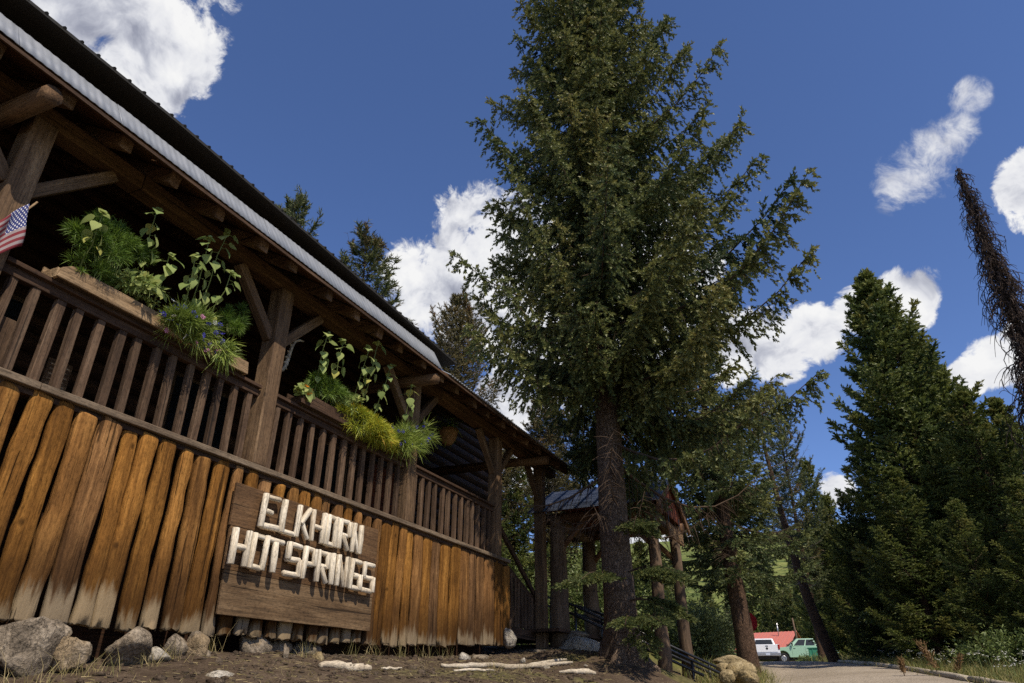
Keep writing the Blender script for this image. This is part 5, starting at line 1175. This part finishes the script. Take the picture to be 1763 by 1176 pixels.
# ------------------------------------------------------------------ shrubs
def shrub(px, d, size, n, mt, label, seed, leaf=(.06, .10), name='willow_shrub', group='shrubs', sink=0.1, upright=.5):
    g = rnd(seed); p = px_on(*px, dist=d); x, y = p[0], p[1]; zb = gz(x, y)-sink
    e = empty(name, (x, y, zb), label, 'shrub', group)
    sx, sy, sz = size; ns = 36; tips = []
    mb = MB()
    for k in range(ns):
        a = g.uniform(0, 6.28); r = g.uniform(.2, 1)**.6; tip = Vector((x+sx*r*math.cos(a), y+sy*r*math.sin(a), zb+sz*g.uniform(.55, 1.05)*(1.05-.45*r))); b = Vector((x+sx*.25*r*math.cos(a), y+sy*.25*r*math.sin(a), zb))
        mid = b.lerp(tip, .5)+Vector((0, 0, sz*.1)); mb.tube([b, mid, tip], [.012, .008, .003], 5); tips.append((b, mid, tip))
    mb.put('stems', M['twig'], e)['kind'] = 'stuff'
    P, D = [], []
    T = np.array([[list(b), list(m_), list(t_)] for b, m_, t_ in tips]); wch = g.integers(0, ns, n); u_ = g.uniform(.12, 1.0, n)**.8
    pos = np.where((u_ < .5)[:, None], T[wch, 0]*(1-2*u_)[:, None]+T[wch, 1]*(2*u_)[:, None], T[wch, 1]*(2-2*u_)[:, None]+T[wch, 2]*(2*u_-1)[:, None])+g.normal(0, .085*max(sx, sz), (n, 3))
    pos[:, 2] = np.maximum(pos[:, 2], zb+.05)
    D = (T[wch, 2]-T[wch, 0]); D = D/np.linalg.norm(D, axis=1, keepdims=True)*upright+g.normal(0, .55, (n, 3)); L = g.uniform(*leaf, n)
    V, F, v = blades(pos, D, L, L*.32, np.tile([0, 0, -.25], (n, 1)), np.clip(g.normal(.30+.4*u_, .18, n), 0, 1), g)
    o = put('foliage', mesh_fast('foliage', V, F, M[mt], v), e); o['kind'] = 'stuff'; return e
shrub((1205, 1120), 21.5, (1.2, 1.2, 2.0), 9000, 'greyshrub', 'pale grey-green willow right of the canopy posts', 1, (.07, .13), upright=.8)
shrub((1232, 1120), 24.5, (1.3, 1.2, 1.8), 7000, 'greyshrub', 'pale willow behind the straw-coloured boulders', 2, (.07, .13), upright=.8)
shrub((1175, 1110), 24.0, (1.2, 1.0, 2.4), 6500, 'shrub', 'taller green shrub behind the handrail end', 3, (.07, .13))
shrub((1403, 1141), 58.0, (1.2, .9, 1.3), 3500, 'shrub', 'green shrub in front of the mint pickup', 4, (.12, .2))
shrub((1748, 1140), 21.5, (1.2, 1.2, 1.15), 7000, 'shrub', 'broad green shrub at the lower right corner', 5, (.06, .11))
shrub((1712, 1138), 24.5, (.8, .8, .9), 3500, 'shrub', 'smaller green shrub left of the corner one', 6, (.06, .11))
shrub((1022, 1060), 21.0, (1.1, 1.1, 3.6), 9000, 'shrub', 'tall leafy shrub behind the stairs left of the spruce trunk', 7, (.07, .12))
shrub((1105, 1080), 20.0, (1.1, 1.0, 2.4), 6000, 'shrub', 'leafy shrub behind the stairs right of the spruce trunk', 8, (.07, .12))
shrub((900, 1040), 21.0, (1.6, 1.2, 2.6), 6000, 'shrub', 'dim leafy shrub seen through the stair balusters', 9, (.07, .12))
shrub((1235, 1128), 17.2, (.22, .22, .42), 900, 'yellowbush', 'small yellow-blooming plant above the straw-coloured boulders', 10, (.04, .07), 'yellow_plant')
for q in range(26):
    x = 1200+q*10.2+((q*37) % 13); y = 1075-((q*53) % 60); dd = 106+((q*29) % 45)
    shrub((x, y), dd, (2.2, 1.8, 2.2+((q*17) % 10)*.16), 1500, 'shrub' if q % 3 else 'greyshrub', 'light green willow thicket on the slope behind the red-roofed cabin', 60+q, (.35, .6), 'hillside_willow', 'willows on the slope behind the cabin', .3)
# white yarrow and russet dock in the verge
g = rnd(66); n = 110; yy = g.uniform(14, 29, n); xx = np.interp(yy, XR_Y, XR_X)+g.uniform(.5, 2.2, n); zz = terrain(xx, yy); mb = MB(); ms = MB()
for x, y, z in zip(xx, yy, zz):
    h = g.uniform(.25, .5); tp = Vector((x+g.normal(0, .05), y+g.normal(0, .05), z+h)); ms.tube([(x, y, z-.02), tp], [.005, .004], 4)
    for q in range(g.integers(2, 6)):
        c = tp+Vector((g.normal(0, .04), g.normal(0, .04), g.normal(0, .02))); s = g.uniform(.018, .036)
        mb.face([c+Vector((s*math.cos(a), s*math.sin(a), 0.2*s*math.sin(2*a))) for a in (0, 1.05, 2.1, 3.14, 4.2, 5.2)]); mb.face([c+Vector((0, s*math.cos(a), s*.7*math.sin(a))) for a in (0, 1.05, 2.1, 3.14, 4.2, 5.2)])
e = empty('white_wildflowers', (2.0, 20, .5), 'band of white wildflowers in the grass beyond the road edging', 'flowers'); e['kind'] = 'stuff'
mb.put('blossoms', M['whiteflower'], e)['kind'] = 'stuff'; ms.put('stems', M['stalk'], e)['kind'] = 'stuff'
for k, (x, y, lab) in enumerate(((1616, 1148, 'tall russet dried dock plant in the verge'), (1640, 1150, 'shorter russet dock leaning right in the verge'), (1553, 1145, 'small russet dock plant left in the verge'))):
    p = px_on(x, y, dist=19); zb = gz(p[0], p[1]); gg = rnd(80+k); n = 260; hh = (.7, .4, .35)[k]; u_ = gg.uniform(.25, 1, n); P = np.array([p[0], p[1], zb])+np.stack([(-.35, .5, .0)[k]*hh*u_+gg.normal(0, .05*hh, n), gg.normal(0, .05, n), hh*u_], -1)
    V, F, v = blades(P, gg.normal(0, .6, (n, 3))+np.array([(-.4, .5, 0)[k], 0, 1]), gg.uniform(.05, .14, n), np.full(n, .016), np.zeros((n, 3)), np.full(n, .99), gg)
    e = empty('dock_plant', (p[0], p[1], zb), lab, 'plant', 'dock plants in the verge'); put('seed_head', mesh_fast('seed_head', V, F, M['rustpine'], v), e)['kind'] = 'stuff'
    mb = MB(); mb.tube([(p[0], p[1], zb-.03), (p[0]+(-.35, .5, 0)[k]*hh, p[1], zb+hh)], [.012, .006], 5); mb.put('stalk', M['twig'], e)
# log edging along the road
ys = np.arange(11.5, 33, 2.7)
for k, a in enumerate(ys):
    g = rnd(500+k); b = a+2.66; P = [Vector((float(np.interp(q, XR_Y, XR_X))+.10+g.uniform(-.02, .02), q, gz(float(np.interp(q, XR_Y, XR_X))+.1, q)+.055)) for q in np.linspace(a, b, 5)]
    mb = MB(); mb.tube(P, [.075, .08, .08, .08, .07], 9, rj=.04, rg=g); o = mb.put('edging_log', M['drift'], None, True); tag(o, ('nearest' if k == 0 else ('second', 'third', 'fourth', 'fifth', 'sixth', 'seventh')[k-1]+' nearest' if k < 7 else 'farthest')+' grey weathered edging log along the right side of the road', 'log', 'logs edging the road')
# ------------------------------------------------------------------ parked pickups, cabin, poles
def pickup(name, label, paint, loc, heading, tail_white=True):
    """crew-cab pickup, forward = local +x"""
    e = empty(name, loc, label, 'pickup', 'parked pickups'); e.rotation_euler = (0, 0, heading)
    def P(nm, mb, mt, par=None, sm=False, b=0.0):
        o = bpy.data.objects.new(nm, mb.me(nm, M[mt] if isinstance(mt, str) else mt, sm)); COL.objects.link(o); o.parent = par or e
        if b: bev(o, b, 3)
        return o
    W = 0.98
    mb = MB()   # lower body with wheel arches, bed to bonnet
    def arch(cx): return [(cx+0.50*math.cos(a), 0.52+0.50*math.sin(a)) for a in np.linspace(0, math.pi, 9)][::-1]
    prof = [(-2.85, 0.55)] + [(x, z) for x, z in arch(-1.85)] + [(-1.2, 0.50), (1.25, 0.50)] + [(x, z) for x, z in arch(1.85)] + [(2.45, 0.52), (2.90, 0.55), (2.95, 0.95), (2.88, 1.16), (2.2, 1.24), (1.35, 1.30), (-0.9, 1.32), (-0.9, 1.36), (-2.85, 1.36)]
    mb.prism([(x, z) for x, z in prof], 1, -W, W); P('body', mb, paint, b=0.05)
    # cab
    mb = MB(); lo, hi = 1.31, 1.93
    V = [(-0.95, -.93, lo), (1.35, -.93, lo), (1.35, .93, lo), (-0.95, .93, lo), (-0.75, -.74, hi), (0.55, -.74, hi), (0.55, .74, hi), (-0.75, .74, hi)]
    mb.add(V, [(0,3,2,1),(4,5,6,7),(0,1,5,4),(1,2,6,5),(2,3,7,6),(3,0,4,7)]); P('cab', mb, paint, b=0.06)
    def on(q, off, mt='glass', nm='window'):
        mb = MB(); mb.face(q); c = sum((Vector(p) for p in q), Vector())/len(q); n = (Vector(q[1])-Vector(q[0])).cross(Vector(q[2])-Vector(q[0])).normalized()
        if n.dot(c-Vector((0, 0, 1.2))) < 0: n = -n
        mb.V = [tuple(Vector(v)+n*off) for v in mb.V]; o = P(nm, mb, mt); s = o.modifiers.new('thickness', 'SOLIDIFY'); s.thickness = .01; s.offset = 0; return o
    def lerpq(A, B, C, D, u0, u1, v0, v1):
        f = lambda u, v: tuple((Vector(A)*(1-u)+Vector(B)*u)*(1-v)+(Vector(D)*(1-u)+Vector(C)*u)*v); return [f(u0, v0), f(u1, v0), f(u1, v1), f(u0, v1)]
    on(lerpq(V[3], V[0], V[4], V[7], .10, .90, .22, .84), .012, nm='rear_window'); on(lerpq(V[1], V[2], V[6], V[5], .06, .94, .10, .92), .012, nm='windshield')
    for s, (a, b, c, d) in ((-1, (V[0], V[1], V[5], V[4])), (1, (V[3], V[2], V[6], V[7]))):
        on(lerpq(a, b, c, d, .08, .42, .14, .86), .012, nm='side_window'); on(lerpq(a, b, c, d, .47, .84, .14, .86), .012, nm='side_window')
        for x in (-0.1, 0.95):
            mb = MB(); mb.box((x-.12, s*(W+.004)-.015, 1.16), (x+.04, s*(W+.004)+.015, 1.19)); P('door_handle', mb, 'blackplastic')
        for x in (-0.88, 0.06, 1.12):
            mb = MB(); mb.box((x-.006, s*(W+.001)-.002, .62), (x+.006, s*(W+.001)+.002, 1.30)); P('door_gap', mb, 'blackplastic')
        mb = MB(); mb.box((1.02, s*1.0-.02 if s > 0 else s*1.0-.2, 1.36), (1.10, s*1.0+.2 if s > 0 else s*1.0+.02, 1.60)); P('mirror', mb, 'blackplastic', b=.02)
        mb = MB(); mb.box((-2.88, s*.92-.07, .98), (-2.83, s*.92+.07, 1.34)); P('tail_light', mb, 'lampred', b=.01)
        mb = MB(); mb.box((2.84, s*.76-.17, .92), (2.965, s*.76+.17, 1.12)); P('headlight', mb, 'lampclear', b=.02)
        for x in (-1.85, 1.85):
            mb = MB(); mb.tube([(x, s*.74, .42), (x, s*.76, .42), (x, s*.98, .42), (x, s*1.0, .42)], [.36, .42, .42, .36], 22); wh = P('wheel', mb, 'rubber', sm=True)
            mb = MB(); mb.tube([(x, s*.99, .42), (x, s*1.008, .42)], [.24, .20], 16); o = P('rim', mb, 'steel', wh)
            for k in range(6):
                a = k*1.047; mb = MB(); mb.box((x+.13*math.cos(a)-.03, s*1.01-.004, .42+.13*math.sin(a)-.03), (x+.13*math.cos(a)+.03, s*1.01+.004, .42+.13*math.sin(a)+.03)); P('rim_slot', mb, 'blackplastic', wh)
    mb = MB(); mb.box((-2.895, -.82, .80), (-2.855, .82, 1.34)); tg = P('tailgate', mb, paint, b=.02)
    mb = MB(); mb.box((-2.905, -.10, 1.20), (-2.895, .10, 1.27)); P('handle', mb, 'blackplastic', tg)
    mb = MB(); mb.tube([(-2.905, 0, 1.06), (-2.90, 0, 1.06)], .09, 14); P('emblem', mb, 'blackplastic', tg)
    mb = MB(); mb.box((-3.02, -.96, .52), (-2.87, .96, .74)); P('rear_bumper', mb, 'steel', b=.03)
    mb = MB(); mb.box((-3.03, -.16, .57), (-3.022, .16, .71)); P('licence_plate', mb, 'plate')
    mb = MB(); mb.box((2.90, -.96, .48), (3.06, .96, .72)); P('front_bumper', mb, 'steel', b=.04)
    mb = MB(); mb.box((2.93, -.56, .78), (2.975, .56, 1.12)); P('grille', mb, 'blackplastic', b=.02)
    mb = MB(); mb.box((-0.62, -.5, 1.925), (-.55, .5, 1.945)); P('brake_light', mb, 'lampred')
    mb = MB(); mb.box((-2.6, -.7, .30), (2.6, .7, .55)); P('chassis', mb, 'blackplastic')
    return e
p = px_on(1319, 1143, dist=66.0); pickup('white_pickup', 'white pickup seen from behind, parked at the end of the road', 'white', (p[0], p[1], p[2]-0.05), math.radians(101))
p = px_on(1388, 1143, dist=67.0); pickup('mint_pickup', 'mint green pickup facing left beside the white pickup', 'mint', (p[0], p[1], p[2]-0.05), math.radians(195))
# green bin right of it
p = px_on(1419, 1144, dist=62.0); e = empty('green_dumpster', (p[0], p[1], p[2]-.1), 'green metal dumpster half hidden beside the leaning pine', 'dumpster')
def loc_mb(lo, hi, nm, mt, b=0): mb = MB(); mb.box(lo, hi); o = bpy.data.objects.new(nm, mb.me(nm, M[mt])); COL.objects.link(o); o.parent = e; bev(o, b or .01); return o
loc_mb((-.9, -.7, .12), (.9, .7, 1.18), 'bin', 'green_bin', .03); loc_mb((-.95, -.75, 1.182), (.95, .75, 1.25), 'lid', 'green_bin', .02)
for x in (-.6, 0, .6): loc_mb((x-.03, -.73, .15), (x+.03, -.701, 1.15), 'rib', 'green_bin')
for s in (-.7, .7): loc_mb((s-.06, -.6, 0), (s+.06, .6, .118), 'skid', 'blackplastic')

# red-roofed cabin
A = np.array(px_on(1366, 1087, dist=78.0)); B = A+np.array([-7.9, 1.5, 0.0])
dv = B-A; Lc = math.hypot(dv[0], dv[1]); ux = Vector((dv[0]/Lc, dv[1]/Lc, 0)); uy = Vector((-ux.y, ux.x, 0))
if uy.y > 0: uy = -uy
cab = empty('red_roofed_cabin', (A[0], A[1], 1.2), 'low cabin with a broad red metal roof behind the pickups', 'building')
A_ = Vector(A); W2, drop, gzc = 4.4, 2.0, 0.9
for s in (1, -1):
    n = 22
    for k in range(n):
        u0, u1 = Lc*k/n-.3, Lc*(k+1)/n-.32
        q = [A_+ux*u0, A_+ux*u1, A_+ux*u1+uy*s*W2-Vector((0, 0, drop)), A_+ux*u0+uy*s*W2-Vector((0, 0, drop))]
        mb = MB(); mb.face(q); o = mb.put('roof_panel', M['redroof'], cab); sm = o.modifiers.new('thickness', 'SOLIDIFY'); sm.thickness = .03; sm.offset = 0
        if s == 1: mb = MB(); mb.tube([q[0]+Vector((0, 0, .03)), q[3]+Vector((0, 0, .03))], .03, 5); mb.put('roof_rib', M['redroof'], cab)
mb = MB(); Wi = W2-.5
c4 = [A_+ux*.2+uy*Wi, A_+ux*(Lc-.4)+uy*Wi, A_+ux*(Lc-.4)-uy*Wi, A_+ux*.2-uy*Wi]; zt = A[2]-drop+.1
for i in range(4):
    a, b = c4[i], c4[(i+1) % 4]; mb.face([(a.x, a.y, gzc), (b.x, b.y, gzc), (b.x, b.y, zt), (a.x, a.y, zt)])
for i in (0, 1):
    a, b, r = ((c4[0], c4[3], A_+ux*.2) if i == 0 else (c4[1], c4[2], A_+ux*(Lc-.4))); mb.face([(a.x, a.y, zt), (b.x, b.y, zt), (r.x, r.y, A[2]-.1)])
mb.put('wall', M['wallog'], cab)
for u_, h, r in ((5.0, .55, .16), (1.2, .9, .05)):
    q = A_+ux*u_+uy*(0.25 if r > .1 else 1.0); mb = MB(); mb.tube([q-Vector((0, 0, .4)), q+Vector((0, 0, h-.3))], r, 10); o = mb.put('chimney', M['steel'], cab, True)
    mb = MB(); mb.tube([q+Vector((0, 0, h-.28)), q+Vector((0, 0, h-.18))], [r*1.5, r*.4], 10); mb.put('cap', M['steel'], o)
for k in range(3):
    q = A_+ux*(2.5+3.5*k)+uy*(Wi+.02); mb = MB(); mb.face([q+ux*-.5+Vector((0, 0, -drop-1.5)), q+ux*.5+Vector((0, 0, -drop-1.5)), q+ux*.5+Vector((0, 0, -drop-.5)), q+ux*-.5+Vector((0, 0, -drop-.5))]); mb.put('window', M['glass'], cab)
# bare wooden pole by the cabin
a = Vector(px_on(1364, 1064, dist=71)); b = Vector(px_on(1376, 1128, dist=71)); mb = MB(); mb.tube([b-Vector((0, 0, .4)), b.lerp(a, .5)+Vector((.05, 0, 0)), a], [.10, .085, .06], 9); o = mb.put('wooden_pole', M['canopy_log'], None, True); tag(o, 'bare leaning wooden pole at the right end of the red roof', 'pole')
# stop sign partly behind the layered spruce trunk
c = Vector(px_on(1290, 1071, dist=33)); e = empty('stop_sign', (c.x, c.y, gz(c.x, c.y)), 'red octagonal road sign half hidden behind the layered spruce trunk', 'sign')
ax = Vector((0.62, -0.78, 0)); sx = Vector((-ax.y, ax.x, 0)); r = .40
mb = MB(); ring = [c+sx*(r*math.cos(math.pi/8+k*math.pi/4))+Vector((0, 0, r*math.sin(math.pi/8+k*math.pi/4))) for k in range(8)]
V = [p+ax*.006 for p in ring]+[p-ax*.006 for p in ring]; mb.add(V, [tuple(range(8)), tuple(range(15, 7, -1))]+[(k, k+8, (k+1) % 8+8, (k+1) % 8) for k in range(8)]); mb.put('face', M['stopred'], e)
mb = MB(); q = c-ax*.03; mb.tube([(q.x, q.y, gz(c.x, c.y)-.2), (q.x, q.y, c.z+.35)], .03, 8); mb.put('post', M['steel'], e)
